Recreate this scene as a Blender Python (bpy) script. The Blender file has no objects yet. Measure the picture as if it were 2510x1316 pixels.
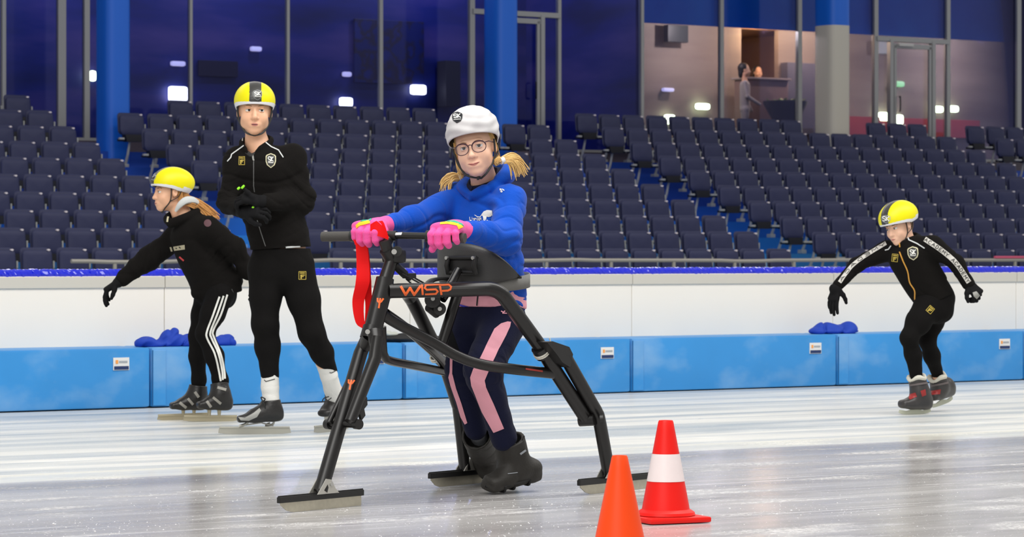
import bpy, bmesh, math, random
import numpy as np
import openvdb as vdb
from mathutils import Vector, Matrix
from mathutils.bvhtree import BVHTree
from mathutils.geometry import tessellate_polygon

# ------------------------------------------------------------------ camera, world, lamps, exposure
F = 7402.0; CX = 1255.0; HY = 624.3; H = 0.92          # focal length in pixels, image axis, horizon row, lens height
sc = bpy.context.scene
col = sc.collection
cd = bpy.data.cameras.new('camera'); cam = bpy.data.objects.new('camera', cd); col.objects.link(cam)
cd.sensor_width = 36.0; cd.lens = F / 2510 * 36; cd.shift_y = -(658 - HY) / 2510
cd.clip_end = 300
cam.location = (0, 0, H); cam.rotation_euler = (math.radians(90), 0, 0)
cd.dof.use_dof = True; cd.dof.focus_distance = 11.6; cd.dof.aperture_fstop = 11.0
sc.camera = cam
sc.view_settings.view_transform = 'Standard'; sc.view_settings.look = 'None'
sc.view_settings.gamma = 1; sc.view_settings.use_curve_mapping = False
sc.view_settings.exposure = 0.0
w = bpy.data.worlds.new('hall_light'); sc.world = w; w.use_nodes = True
w.node_tree.nodes['Background'].inputs[0].default_value = (1.0, 0.975, 0.94, 1)
w.node_tree.nodes['Background'].inputs[1].default_value = 0.52

TH = 0.974                                              # direction of the stand and the boards
U = np.array([math.sin(TH), math.cos(TH), 0.0]); N = np.array([-math.cos(TH), math.sin(TH), 0.0]); Z = np.array([0, 0, 1.0])

def area(name, loc, size, power, rot=(0, 0, 0), colr=(1, 1, 1)):
    l = bpy.data.lights.new(name, 'AREA'); l.shape = 'RECTANGLE'; l.size, l.size_y = size
    l.energy = power; l.color = colr
    o = bpy.data.objects.new(name, l); o.location = loc; o.rotation_euler = rot; col.objects.link(o)
    return o
RZ = math.atan2(U[1], U[0])
# rows of hall lamps under the roof, over the ice and over the stand
area('roof_lamp_over_ice', (-2, 4, 9.5), (16, 5), 1250, (0, 0, RZ), (1, .985, .95))
area('roof_lamp_over_ice', (5, 14, 10), (22, 4), 1500, (0, 0, RZ), (1, .985, .95))
area('roof_lamp_over_stand', (-1, 33, 11), (34, 3), 1100, (math.radians(0), 0, RZ), (1, .97, .93))
area('added_fill_behind_camera', (-5, -7, 6.5), (12, 3), 480, (math.radians(62), 0, math.radians(-20)), (1, .98, .95))  # added frontal fill, an unseen source for upright surfaces

# ------------------------------------------------------------------ pixel helpers
def P(x, y, d):
    return np.array([(x - CX) * d / F, d, H - (y - HY) * d / F])
def ray(x, y):
    return np.array([(x - CX) / F, 1.0, -(y - HY) / F])
CAM = np.array([0, 0, H])

# ------------------------------------------------------------------ materials
MATS = {}
def mat(name, c, rough=.5, metal=0, spec=.5, bump=0, bscale=200, var=0, vscale=8, coat=0, sheen=0, emis=None, estr=1, sss=0, alpha=1, trans=0):
    if name in MATS: return MATS[name]
    m = bpy.data.materials.new(name); m.use_nodes = True; nt = m.node_tree; b = nt.nodes['Principled BSDF']
    b.inputs['Base Color'].default_value = (*c, 1); b.inputs['Roughness'].default_value = rough
    b.inputs['Metallic'].default_value = metal; b.inputs['Specular IOR Level'].default_value = spec
    b.inputs['Coat Weight'].default_value = coat; b.inputs['Sheen Weight'].default_value = sheen
    if sss: b.inputs['Subsurface Weight'].default_value = sss; b.inputs['Subsurface Radius'].default_value = (.012, .005, .003); b.inputs['Subsurface Scale'].default_value = 1
    if emis: b.inputs['Emission Color'].default_value = (*emis, 1); b.inputs['Emission Strength'].default_value = estr
    tc = nt.nodes.new('ShaderNodeTexCoord')
    if var:
        n = nt.nodes.new('ShaderNodeTexNoise'); n.inputs['Scale'].default_value = vscale; n.inputs['Detail'].default_value = 3
        r = nt.nodes.new('ShaderNodeMapRange'); r.inputs[3].default_value = 1 - var; r.inputs[4].default_value = 1 + var
        mx = nt.nodes.new('ShaderNodeVectorMath'); mx.operation = 'SCALE'; mx.inputs[0].default_value = c
        nt.links.new(tc.outputs['Object'], n.inputs['Vector']); nt.links.new(n.outputs[0], r.inputs[0])
        nt.links.new(r.outputs[0], mx.inputs['Scale']); nt.links.new(mx.outputs[0], b.inputs['Base Color'])
    if bump:
        n = nt.nodes.new('ShaderNodeTexNoise'); n.inputs['Scale'].default_value = bscale; n.inputs['Detail'].default_value = 3
        bp = nt.nodes.new('ShaderNodeBump'); bp.inputs['Strength'].default_value = bump; bp.inputs['Distance'].default_value = .004
        nt.links.new(tc.outputs['Object'], n.inputs['Vector']); nt.links.new(n.outputs[0], bp.inputs['Height']); nt.links.new(bp.outputs[0], b.inputs['Normal'])
    MATS[name] = m
    return m
def s2l(r, g, b):
    f = lambda v: (v / 255 / 12.92) if v <= 10 else ((v / 255 + .055) / 1.055) ** 2.4
    return (f(r), f(g), f(b))

# ------------------------------------------------------------------ object helpers
BASE = {}
def mesh_data(name, V, Fc, mats, smooth=False, mi=None):
    me = bpy.data.meshes.new(name)
    me.from_pydata([tuple(v) for v in V], [], [tuple(int(i) for i in f) for f in Fc])
    for m in (mats if isinstance(mats, (list, tuple)) else [mats]): me.materials.append(m)
    if smooth: me.polygons.foreach_set('use_smooth', [True] * len(me.polygons))
    if mi is not None: me.polygons.foreach_set('material_index', mi)
    me.update(); return me
def props(o, label=None, cat=None, group=None, kind=None):
    if label: o['label'] = label
    if cat: o['category'] = cat
    if group: o['group'] = group
    if kind: o['kind'] = kind
    return o
def empty(name, base, label, cat, group=None, kind=None):
    o = bpy.data.objects.new(name, None); col.objects.link(o); o.location = tuple(base); o.empty_display_size = .1
    BASE[o.name] = np.array(base, float)
    return props(o, label, cat, group, kind)
def put(name, V, Fc, m, parent=None, smooth=False, base=None, mi=None):
    """V in world metres; a child keeps its thing's base as its origin"""
    if parent is not None: b = BASE[parent.name]
    else: b = np.array(base if base is not None else (0, 0, 0), float)
    V = np.asarray(V, float) - b
    o = bpy.data.objects.new(name, mesh_data(name, V, Fc, m, smooth, mi)); col.objects.link(o)
    if parent is not None: o.parent = parent
    else: o.location = tuple(b)
    BASE[o.name] = b
    return o

class MB:
    """collects simple solids as one mesh"""
    def __init__(s): s.V = []; s.F = []
    def add(s, V, Fc):
        k = len(s.V); s.V += [np.array(v, float) for v in V]; s.F += [tuple(i + k for i in f) for f in Fc]; return s
    def box(s, c, dims, ax=None, bev=0.0):
        ax = ax or (np.array([1., 0, 0]), np.array([0, 1., 0]), np.array([0, 0, 1.]))
        c = np.array(c, float); hx, hy, hz = [d / 2 for d in dims]
        if bev <= 0:
            V = [c + ax[0] * a * hx + ax[1] * b * hy + ax[2] * e * hz for a in (-1, 1) for b in (-1, 1) for e in (-1, 1)]
            return s.add(V, [(0, 1, 3, 2), (4, 6, 7, 5), (0, 4, 5, 1), (2, 3, 7, 6), (0, 2, 6, 4), (1, 5, 7, 3)])
        b_ = min(bev, hx * .9, hy * .9, hz * .9)
        bm = bmesh.new(); bmesh.ops.create_cube(bm, size=1.0)
        for v in bm.verts: v.co = Vector((v.co.x * dims[0], v.co.y * dims[1], v.co.z * dims[2]))
        bmesh.ops.bevel(bm, geom=bm.edges[:], offset=b_, segments=2, affect='EDGES', profile=.6)
        bm.verts.index_update()
        V = [c + ax[0] * v.co.x + ax[1] * v.co.y + ax[2] * v.co.z for v in bm.verts]; Fc = [tuple(v.index for v in f.verts) for f in bm.faces]
        bm.free(); return s.add(V, Fc)
    def tube(s, pts, r, n=14, caps=True, flat=1.0, up=None):
        pts = [np.array(p, float) for p in pts]; k = len(pts); rs = list(r) if isinstance(r, (list, tuple, np.ndarray)) else [r] * k
        if len(rs) != k: rs = list(np.interp(np.linspace(0, 1, k), np.linspace(0, 1, len(rs)), rs))
        V = []; T = []
        for i in range(k):
            t = pts[min(i + 1, k - 1)] - pts[max(i - 1, 0)]; T.append(t / (np.linalg.norm(t) + 1e-12))
        a = np.array(up, float) if up is not None else (Z if abs(T[0][2]) < .9 else np.array([1., 0, 0]))
        for i in range(k):
            t = T[i]; a = a - t * a.dot(t); a = a / (np.linalg.norm(a) + 1e-12); b = np.cross(t, a)
            for j in range(n):
                an = 2 * math.pi * j / n
                V.append(pts[i] + (a * math.cos(an) * flat + b * math.sin(an)) * rs[i])
        Fc = [(i * n + j, i * n + (j + 1) % n, (i + 1) * n + (j + 1) % n, (i + 1) * n + j) for i in range(k - 1) for j in range(n)]
        if caps: Fc += [tuple(range(n - 1, -1, -1)), tuple((k - 1) * n + j for j in range(n))]
        return s.add(V, Fc)
    def lathe(s, c, prof, n=40, ax=None):
        ax = ax or (np.array([1., 0, 0]), np.array([0, 1., 0]), np.array([0, 0, 1.])); c = np.array(c, float)
        V = [c + ax[2] * z + (ax[0] * math.cos(2 * math.pi * j / n) + ax[1] * math.sin(2 * math.pi * j / n)) * r for r, z in prof for j in range(n)]
        Fc = [(i * n + j, i * n + (j + 1) % n, (i + 1) * n + (j + 1) % n, (i + 1) * n + j) for i in range(len(prof) - 1) for j in range(n)]
        return s.add(V, Fc)
    def prism(s, poly, off):
        """poly: world points of a planar outline; off: thickness vector"""
        n = len(poly); off = np.array(off, float)
        V = [np.array(p, float) - off / 2 for p in poly] + [np.array(p, float) + off / 2 for p in poly]
        Fc = [tuple(range(n - 1, -1, -1)), tuple(range(n, 2 * n))] + [(i, (i + 1) % n, n + (i + 1) % n, n + i) for i in range(n)]
        return s.add(V, Fc)
    def put(s, name, m, parent=None, smooth=False, base=None):
        o = put(name, s.V, s.F, m, parent, smooth, base)
        if smooth:
            bm = bmesh.new(); bm.from_mesh(o.data)
            for e in bm.edges:
                if len(e.link_faces) == 2 and e.calc_face_angle(0) > .7: e.smooth = False
            bm.to_mesh(o.data); bm.free()
        return o
def bez(pts, n=8):
    """Catmull-Rom through the points"""
    pts = [np.array(p, float) for p in pts]; Q = [2 * pts[0] - pts[1]] + pts + [2 * pts[-1] - pts[-2]]; out = []
    for i in range(1, len(Q) - 2):
        for k in range(n):
            t = k / n
            out.append(.5 * ((2 * Q[i]) + (-Q[i - 1] + Q[i + 1]) * t + (2 * Q[i - 1] - 5 * Q[i] + 4 * Q[i + 1] - Q[i + 2]) * t * t + (-Q[i - 1] + 3 * Q[i] - 3 * Q[i + 1] + Q[i + 2]) * t ** 3))
    return out + [pts[-1]]

# ------------------------------------------------------------------ signed-distance modelling for bodies and cloth
def unit(v): v = np.array(v, float); return v / (np.linalg.norm(v) + 1e-12)
def cap(a, b, r1, r2=None, k=.015):
    a, b = np.array(a, float), np.array(b, float); r2 = r1 if r2 is None else r2; rm = max(r1, r2)
    def f(X, Y, Zz):
        ab = b - a; L = ab.dot(ab) + 1e-12
        t = np.clip(((X - a[0]) * ab[0] + (Y - a[1]) * ab[1] + (Zz - a[2]) * ab[2]) / L, 0, 1)
        return np.sqrt((X - a[0] - ab[0] * t) ** 2 + (Y - a[1] - ab[1] * t) ** 2 + (Zz - a[2] - ab[2] * t) ** 2) - (r1 + (r2 - r1) * t)
    return dict(f=f, lo=np.minimum(a, b) - rm, hi=np.maximum(a, b) + rm, k=k)
def chain(pts, rs, k=.015):
    return [cap(pts[i], pts[i + 1], rs[i], rs[i + 1], k) for i in range(len(pts) - 1)]
def ell(c, r, R=None, k=.015):
    """ellipsoid; R: columns are the local axes"""
    c = np.array(c, float); r = np.array(r, float); R = np.eye(3) if R is None else np.array(R, float)
    e = np.sqrt(((R * r) ** 2).sum(1))
    def f(X, Y, Zz):
        x, y, z = X - c[0], Y - c[1], Zz - c[2]
        l = [(x * R[0, i] + y * R[1, i] + z * R[2, i]) for i in range(3)]
        k0 = np.sqrt(sum((l[i] / r[i]) ** 2 for i in range(3))); k1 = np.sqrt(sum((l[i] / r[i] ** 2) ** 2 for i in range(3))) + 1e-9
        return k0 * (k0 - 1) / k1
    return dict(f=f, lo=c - e, hi=c + e, k=k)
def slab(a, b, w1, t1, w2, t2, side, k=.02, p=2.4):
    """tapered limb or trunk of superelliptic section: half width w along side, half thickness t across it"""
    a, b = np.array(a, float), np.array(b, float); ab = b - a; L = np.linalg.norm(ab); ax = ab / L
    s = np.array(side, float); s = unit(s - ax * s.dot(ax)); q = np.cross(ax, s); m = max(w1, w2, t1, t2)
    def f(X, Y, Zz):
        x, y, z = X - a[0], Y - a[1], Zz - a[2]
        h = x * ax[0] + y * ax[1] + z * ax[2]; t = np.clip(h / L, 0, 1)
        u = x * s[0] + y * s[1] + z * s[2]; v = x * q[0] + y * q[1] + z * q[2]
        W = w1 + (w2 - w1) * t; T = t1 + (t2 - t1) * t; e = (h - t * L) / np.minimum(W, T)
        d = (np.abs(u / W) ** p + np.abs(v / T) ** p + np.abs(e) ** p) ** (1 / p)
        return (d - 1) * np.minimum(W, T)
    return dict(f=f, lo=np.minimum(a, b) - m, hi=np.maximum(a, b) + m, k=k)
def rbox(c, h, R, r=.01, k=.01):
    c = np.array(c, float); R = np.array(R, float); h = np.array(h, float); e = np.abs(R) @ h
    def f(X, Y, Zz):
        x, y, z = X - c[0], Y - c[1], Zz - c[2]
        q = [np.abs(x * R[0, i] + y * R[1, i] + z * R[2, i]) - h[i] + r for i in range(3)]
        return np.sqrt(sum(np.maximum(v, 0) ** 2 for v in q)) + np.minimum(np.maximum(q[0], np.maximum(q[1], q[2])), 0) - r
    return dict(f=f, lo=c - e, hi=c + e, k=k)
def half(point, normal):
    """keeps the side the normal points away from"""
    p0 = np.array(point, float); n = unit(normal)
    return lambda X, Y, Zz: (X - p0[0]) * n[0] + (Y - p0[1]) * n[1] + (Zz - p0[2]) * n[2]
def folds(seed, amp, freq=(18, 45), axis=None, n=7):
    rg = random.Random(seed); W = []
    for i in range(n):
        v = np.array([rg.gauss(0, 1) for _ in range(3)])
        if axis is not None: v = v * .45 + unit(axis) * rg.choice((-1, 1)) * 1.3
        v = unit(v) * rg.uniform(*freq); W.append((v, rg.uniform(0, 6.3), rg.uniform(.5, 1)))
    def g(X, Y, Zz):
        o = 0; wx = .03 * np.sin(14 * Zz + 9 * X + seed); wz = .03 * np.sin(12 * X + 11 * Y + 2 * seed)
        for v, ph, a in W: o = o + a * np.sin((X + wx) * v[0] + (Y + wz) * v[1] + (Zz + wz) * v[2] + ph)
        o = o / n; return amp * (1.15 * np.exp(-(o / .085) ** 2) - 2.4 * o)
    return g
def creases(c, rad, axis, seed, amp, freq=(45, 85)):
    """tight creases running round a bent joint"""
    c = np.array(c, float); g = folds(seed, amp, freq, axis=axis, n=4)
    def f(X, Y, Zz): return g(X, Y, Zz) * np.exp(-(((X - c[0]) ** 2 + (Y - c[1]) ** 2 + (Zz - c[2]) ** 2) / rad ** 2))
    return f
def add_disp(*fs): return lambda X, Y, Zz: sum(f(X, Y, Zz) for f in fs)
def sdf_mesh(prims, h, carve=(), cuts=(), disp=None, off=0.0, adapt=0.0, ints=()):
    lo = np.min([p['lo'] for p in prims], 0) - 4 * h - abs(off) - .01; hi = np.max([p['hi'] for p in prims], 0) + 4 * h + abs(off) + .01
    n = np.ceil((hi - lo) / h).astype(int) + 1
    A = np.full(n, 1.0, np.float32); ax = [(lo[i] + np.arange(n[i]) * h).astype(np.float32) for i in range(3)]
    def sl(p, pad):
        a = np.clip(((p['lo'] - pad - lo) / h).astype(int), 0, n - 1); b = np.clip(((p['hi'] + pad - lo) / h).astype(int) + 2, 1, n)
        s = tuple(slice(a[i], b[i]) for i in range(3)); G = np.ix_(*[ax[i][s[i]] for i in range(3)]); return s, G
    for p in prims:
        k = p['k']; s, G = sl(p, k * 1.2 + 4 * h + abs(off)); d = p['f'](*G) - off; a = A[s]
        if k > 0:
            hh = np.maximum(k - np.abs(a - d), 0) / k; A[s] = np.minimum(a, d) - hh * hh * k * .25
        else: A[s] = np.minimum(a, d)
    for p in carve:
        k = p['k']; s, G = sl(p, k * 1.2 + 3 * h); d = -p['f'](*G); a = A[s]
        hh = np.maximum(k - np.abs(a - d), 0) / max(k, 1e-9); A[s] = np.maximum(a, d) + hh * hh * k * .25
    G = np.ix_(*ax)
    if disp is not None:
        mask = np.abs(A) < .05; 
        D = disp(*G); A = np.where(mask, A + D, A)
    for c in cuts: A = np.maximum(A, c(*G)).astype(np.float32)
    for p in ints: A = np.maximum(A, p['f'](*G)).astype(np.float32)
    bg = 3 * h; A = np.clip(A, -bg, bg).astype(np.float32)
    g = vdb.FloatGrid(bg); g.copyFromArray(A)
    pts, tris, quads = g.convertToPolygons(0.0, adapt)
    V = pts.astype(float) * h + lo
    Fc = [tuple(t[::-1]) for t in tris.tolist()] + [tuple(q[::-1]) for q in quads.tolist()]
    return V, Fc
def bvh_of(V, Fc): return BVHTree.FromPolygons([tuple(v) for v in V], Fc)

# ------------------------------------------------------------------ flat print draped on a surface (logos, stripes)
def drape(name, polys, bvhs, m, parent, off=.0015, step=7.0, jump=.06, thick=True):
    """polys: 2-D outlines in photograph pixels, laid on the real surface they are printed on"""
    bm = bmesh.new()
    for poly in polys:
        vs = [bm.verts.new((x, y, 0)) for x, y in poly]
        for tri in tessellate_polygon([[Vector((x, y, 0)) for x, y in poly]]):
            try: bm.faces.new([vs[i] for i in tri])
            except ValueError: pass
    for _ in range(5):
        E_ = [e for e in bm.edges if e.calc_length() > step]
        if not E_: break
        bmesh.ops.subdivide_edges(bm, edges=E_, cuts=1, use_grid_fill=False)
        bmesh.ops.triangulate(bm, faces=bm.faces[:])
    bm.verts.index_update(); pos = {}
    for v in bm.verts:
        d = unit(ray(v.co.x, v.co.y)); best = None
        for t in bvhs:
            hit = t.ray_cast(Vector(CAM), Vector(d))
            if hit[0] is not None and (best is None or hit[3] < best[0]): best = (hit[3], np.array(hit[0]), np.array(hit[1]) * (-1 if hit[1].dot(Vector(d)) > 0 else 1))
        pos[v.index] = best
    V = []; idx = {}; Fc = []
    for f in bm.faces:
        ds = [pos[v.index] for v in f.verts]
        if any(d is None for d in ds): continue
        ds = [d[0] for d in ds]
        if max(ds) - min(ds) > jump: continue
        q = []
        for v in f.verts:
            if v.index not in idx:
                idx[v.index] = len(V); q0 = pos[v.index]; V.append(q0[1] + q0[2] * off - unit(ray(v.co.x, v.co.y)) * off * .3)
            q.append(idx[v.index])
        a, b, c = [V[i] for i in q]
        if np.cross(b - a, c - a).dot(a - CAM) > 0: q = q[::-1]
        Fc.append(q)
    bm.free()
    if not Fc: print('EMPTY DRAPE', name); return None
    return put(name, V, Fc, m, parent, smooth=True)
def stroke(pts, w_):
    """thick pen stroke as quads"""
    out = []; pts = [np.array(p, float) for p in pts]
    for i in range(len(pts) - 1):
        a, b = pts[i], pts[i + 1]; t = unit(b - a); n = np.array([-t[1], t[0]]) * w_ / 2; e = t * w_ * .3
        out.append([tuple(a - e + n), tuple(b + e + n), tuple(b + e - n), tuple(a - e - n)])
    return out
def place(strokes, o, ex, ey, w_):
    """strokes in a unit box placed with pixel axes ex, ey"""
    o, ex, ey = np.array(o, float), np.array(ex, float), np.array(ey, float); out = []
    for s in strokes: out += stroke([o + ex * x + ey * y for x, y in s], w_)
    return out
GL = {'S': [[(.9, .12), (.7, 0), (.3, 0), (.1, .15), (.1, .35), (.3, .48), (.7, .52), (.9, .65), (.9, .85), (.7, 1), (.3, 1), (.1, .88)]],
      'K': [[(.1, 0), (.1, 1)], [(.9, 0), (.15, .5), (.9, 1)]], 'A': [[(0, 1), (.5, 0), (1, 1)], [(.2, .65), (.8, .65)]],
      'C': [[(.9, .15), (.6, 0), (.3, 0), (.1, .25), (.1, .75), (.3, 1), (.6, 1), (.9, .85)]],
      'D': [[(.1, 0), (.1, 1), (.6, 1), (.9, .7), (.9, .3), (.6, 0), (.1, 0)]], 'E': [[(.9, 0), (.1, 0), (.1, 1), (.9, 1)], [(.1, .5), (.75, .5)]],
      'M': [[(0, 1), (.05, 0), (.5, .6), (.95, 0), (1, 1)]], 'Y': [[(0, 0), (.5, .5), (1, 0)], [(.5, .5), (.5, 1)]],
      'F': [[(.9, 0), (.1, 0), (.1, 1)], [(.1, .5), (.7, .5)]], 'L': [[(.1, 0), (.1, 1), (.85, 1)]], 'I': [[(.5, 0), (.5, 1)]],
      'i': [[(.5, .35), (.5, 1)], [(.5, .08), (.5, .12)]], 'o': [[(.5, .35), (.15, .5), (.15, .85), (.5, 1), (.85, .85), (.85, .5), (.5, .35)]],
      'n': [[(.15, .35), (.15, 1)], [(.15, .5), (.5, .35), (.85, .5), (.85, 1)]], 'u': [[(.15, .35), (.15, .85), (.5, 1), (.85, .85)], [(.85, .35), (.85, 1)]],
      's': [[(.85, .4), (.3, .38), (.2, .6), (.8, .72), (.75, .97), (.15, .97)]], 'R': [[(.1, 1), (.1, 0), (.7, 0), (.9, .25), (.7, .5), (.1, .5)], [(.5, .5), (.9, 1)]],
      'T': [[(0, 0), (1, 0)], [(.5, 0), (.5, 1)]], '5': [[(.85, 0), (.2, 0), (.15, .45), (.6, .4), (.9, .65), (.7, 1), (.15, .95)]], ' ': []}
def word(txt, a, b, up, w_, gap=.25):
    """letters from pixel a to pixel b; up: pixel vector from letter foot to letter top"""
    a, b, up = np.array(a, float), np.array(b, float), np.array(up, float); n = len(txt); cw = (b - a) / (n + gap * (n - 1)); out = []
    for i, ch in enumerate(txt):
        o = a + cw * i * (1 + gap); out += place(GL[ch], o + up, cw, -up, w_)
    return out
def shield(c, w_, h_, ang=0):
    s = [(-.8, -.78), (0, -1), (.8, -.78), (1, -.6), (1, .1), (.75, .6), (0, 1), (-.75, .6), (-1, .1), (-1, -.6)]
    ca, sa = math.cos(ang), math.sin(ang)
    return [(c[0] + (x * w_ * ca - y * h_ * sa), c[1] + (x * w_ * sa + y * h_ * ca)) for x, y in s]

# ================================================================== SETTING
def streak_mat():
    m = bpy.data.materials.new('skated_ice'); m.use_nodes = True; nt = m.node_tree; b = nt.nodes['Principled BSDF']; L = nt.links.new
    def N_(t, **k):
        n = nt.nodes.new(t)
        for a, v in k.items(): setattr(n, a, v)
        return n
    tc = N_('ShaderNodeTexCoord')
    def noise(sc_, scale=1, det=4, rough=.6, rot=0, dist=0):
        mp = N_('ShaderNodeMapping'); mp.inputs['Scale'].default_value = sc_; mp.inputs['Rotation'].default_value = (0, 0, rot)
        n = N_('ShaderNodeTexNoise'); n.inputs['Scale'].default_value = scale; n.inputs['Detail'].default_value = det; n.inputs['Roughness'].default_value = rough; n.inputs['Distortion'].default_value = dist
        L(tc.outputs['Object'], mp.inputs[0]); L(mp.outputs[0], n.inputs['Vector']); return n.outputs[0]
    def ramp(src, stops):
        r = N_('ShaderNodeValToRGB'); L(src, r.inputs[0]); e = r.color_ramp.elements
        while len(e) > 1: e.remove(e[-1])
        e[0].position = stops[0][0]; e[0].color = (*stops[0][1], 1)
        for p, c in stops[1:]:
            q = e.new(p); q.color = (*c, 1)
        return r.outputs[0]
    def mix(f, a, b_):
        x = N_('ShaderNodeMix', data_type='RGBA')
        if isinstance(f, float): x.inputs[0].default_value = f
        else: L(f, x.inputs[0])
        for s, i in ((a, 6), (b_, 7)):
            if isinstance(s, tuple): x.inputs[i].default_value = (*s, 1)
            else: L(s, x.inputs[i])
        return x.outputs[2]
    def math_(op, a, b_=None, cl=False):
        x = N_('ShaderNodeMath', operation=op, use_clamp=cl)
        for s, i in ((a, 0), (b_, 1)):
            if s is None: continue
            if isinstance(s, (int, float)): x.inputs[i].default_value = s
            else: L(s, x.inputs[i])
        return x.outputs[0]
    g = lambda v: (v, v, v)
    sep = N_('ShaderNodeSeparateXYZ'); L(tc.outputs['Object'], sep.inputs[0]); Y = sep.outputs[1]
    wob = math_('MULTIPLY', math_('SUBTRACT', noise((.6, 2, 1), 1, 2), .5), .12)
    Yw = math_('ADD', Y, wob)
    def band(a, b_, s):
        r1 = N_('ShaderNodeMapRange', interpolation_type='SMOOTHSTEP'); r1.inputs[1].default_value = a - s; r1.inputs[2].default_value = a + s
        r2 = N_('ShaderNodeMapRange', interpolation_type='SMOOTHSTEP'); r2.inputs[1].default_value = b_ - s; r2.inputs[2].default_value = b_ + s
        L(Yw, r1.inputs[0]); L(Yw, r2.inputs[0]); return math_('SUBTRACT', r1.outputs[0], r2.outputs[0])
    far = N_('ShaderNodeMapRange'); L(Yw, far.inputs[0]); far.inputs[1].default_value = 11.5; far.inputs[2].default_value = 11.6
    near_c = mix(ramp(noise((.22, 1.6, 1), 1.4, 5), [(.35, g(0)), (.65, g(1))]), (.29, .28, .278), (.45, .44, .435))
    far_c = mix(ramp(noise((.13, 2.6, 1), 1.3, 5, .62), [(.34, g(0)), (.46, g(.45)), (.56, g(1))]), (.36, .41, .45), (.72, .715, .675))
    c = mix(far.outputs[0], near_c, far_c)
    # long white skate tracks parallel to the boards
    tr = ramp(noise((.05, 7, 1), 1.0, 3, .5), [(.60, g(0)), (.66, g(.75))])
    c = mix(math_('MULTIPLY', tr, far.outputs[0]), c, (.76, .75, .70))
    # fine scratches in several directions
    for rot, sx, sy, lo_, am in ((.04, .35, 22, .62, .55), (-.10, .3, 30, .64, .5), (.22, .5, 26, .66, .6), (-.35, .45, 34, .67, .5), (.75, .6, 40, .70, .45)):
        s_ = ramp(noise((sx, sy, 1), 1, 3, .55, rot, .35), [(lo_, g(0)), (lo_ + .035, g(1))])
        brk = ramp(noise((1.2, 1.2, 1), 1.1, 2, .5, rot), [(.42, g(0)), (.6, g(1))])
        c = mix(math_('MULTIPLY', math_('MULTIPLY', s_, brk), am), c, (.86, .86, .86))
    # scraped frosty patches and loose snow specks
    pt = math_('MULTIPLY', ramp(noise((1.1, 3.2, 1), 1.1, 3), [(.52, g(0)), (.7, g(1))]), ramp(noise((1, 1.6, 1), 34, 5, .75), [(.38, g(0)), (.66, g(1))]))
    c = mix(math_('MULTIPLY', pt, .62), c, (.88, .87, .87))
    sp = ramp(noise((1, 1, 1), 85, 1, .4), [(.70, g(0)), (.73, g(1))])
    c = mix(math_('MULTIPLY', sp, .8), c, (.93, .93, .93))
    # the broad white line with its snow edge
    c = mix(band(11.22, 11.62, .03), c, mix(noise((1, 9, 1), 2, 4), (.60, .59, .53), (.80, .79, .72)))
    c = mix(math_('MULTIPLY', band(10.75, 11.1, .12), .55), c, (.20, .205, .23))
    L(c, b.inputs['Base Color'])
    ro = math_('ADD', math_('MULTIPLY', noise((.3, 3, 1), 2, 4), .22), math_('ADD', math_('ADD', math_('MULTIPLY', pt, .25), .07), math_('MULTIPLY', far.outputs[0], .13)))
    L(ro, b.inputs['Roughness']); b.inputs['IOR'].default_value = 1.31
    bp = N_('ShaderNodeBump'); bp.inputs['Strength'].default_value = .28; bp.inputs['Distance'].default_value = .003
    hgt = math_('ADD', math_('MULTIPLY', noise((1.2, 14, 1), 3, 4), .8), math_('ADD', math_('MULTIPLY', noise((1, 1, 1), 55, 3), .3), pt))
    L(hgt, bp.inputs['Height']); L(bp.outputs[0], b.inputs['Normal'])
    return m
ax_s = (U, N, Z)
def sp(t, n, z):                                        # point from coordinates along the boards, away from them, up
    return U * t + N * n + Z * z
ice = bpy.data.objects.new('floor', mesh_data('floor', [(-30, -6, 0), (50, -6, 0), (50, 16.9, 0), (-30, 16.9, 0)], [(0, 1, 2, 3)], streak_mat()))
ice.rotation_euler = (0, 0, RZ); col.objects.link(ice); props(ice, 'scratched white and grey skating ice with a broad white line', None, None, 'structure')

# ---- boards: blue pads, white boards, blue cap
NW = 16.2
def t_at(x, n):                                         # coordinate t of pixel column x on the vertical plane n
    # X=(t*U0+n*N0), d=(t*U1+n*N1);  (x-CX)/F = X/d
    k = (x - CX) / F
    return (k * n * N[1] - n * N[0]) / (U[0] - k * U[1])
m_pad = mat('blue_vinyl', (.035, .27, .66), .42, bump=.25, bscale=9, var=.14, vscale=2.2)
def scuff(m):
    nt = m.node_tree; b = nt.nodes['Principled BSDF']; L = nt.links.new
    tc = nt.nodes.new('ShaderNodeTexCoord'); mp = nt.nodes.new('ShaderNodeMapping'); mp.inputs['Scale'].default_value = (1, 1, 1.4)
    n = nt.nodes.new('ShaderNodeTexNoise'); n.inputs['Scale'].default_value = 2.6; n.inputs['Detail'].default_value = 5
    r = nt.nodes.new('ShaderNodeValToRGB'); r.color_ramp.elements[0].position = .5; r.color_ramp.elements[1].position = .8; r.color_ramp.elements[1].color = (.6, .6, .6, 1)
    x = nt.nodes.new('ShaderNodeMix'); x.data_type = 'RGBA'; x.inputs[7].default_value = (.30, .50, .74, 1)
    L(tc.outputs['Object'], mp.inputs[0]); L(mp.outputs[0], n.inputs[0]); L(n.outputs[0], r.inputs[0]); L(r.outputs[0], x.inputs[0])
    src = b.inputs['Base Color'].links[0].from_socket; L(src, x.inputs[6]); L(x.outputs[2], b.inputs['Base Color'])
scuff(m_pad)
m_white = mat('white_board', (.90, .85, .765), .5, var=.03, vscale=1.5, bump=.1, bscale=3)
m_strip = mat('board_shade_strip', (.60, .57, .50), .6)  # greyer strip standing in for the soft shadow below the blue cap
m_cap = mat('blue_film', (.004, .015, .62), .10, coat=.5)
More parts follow.
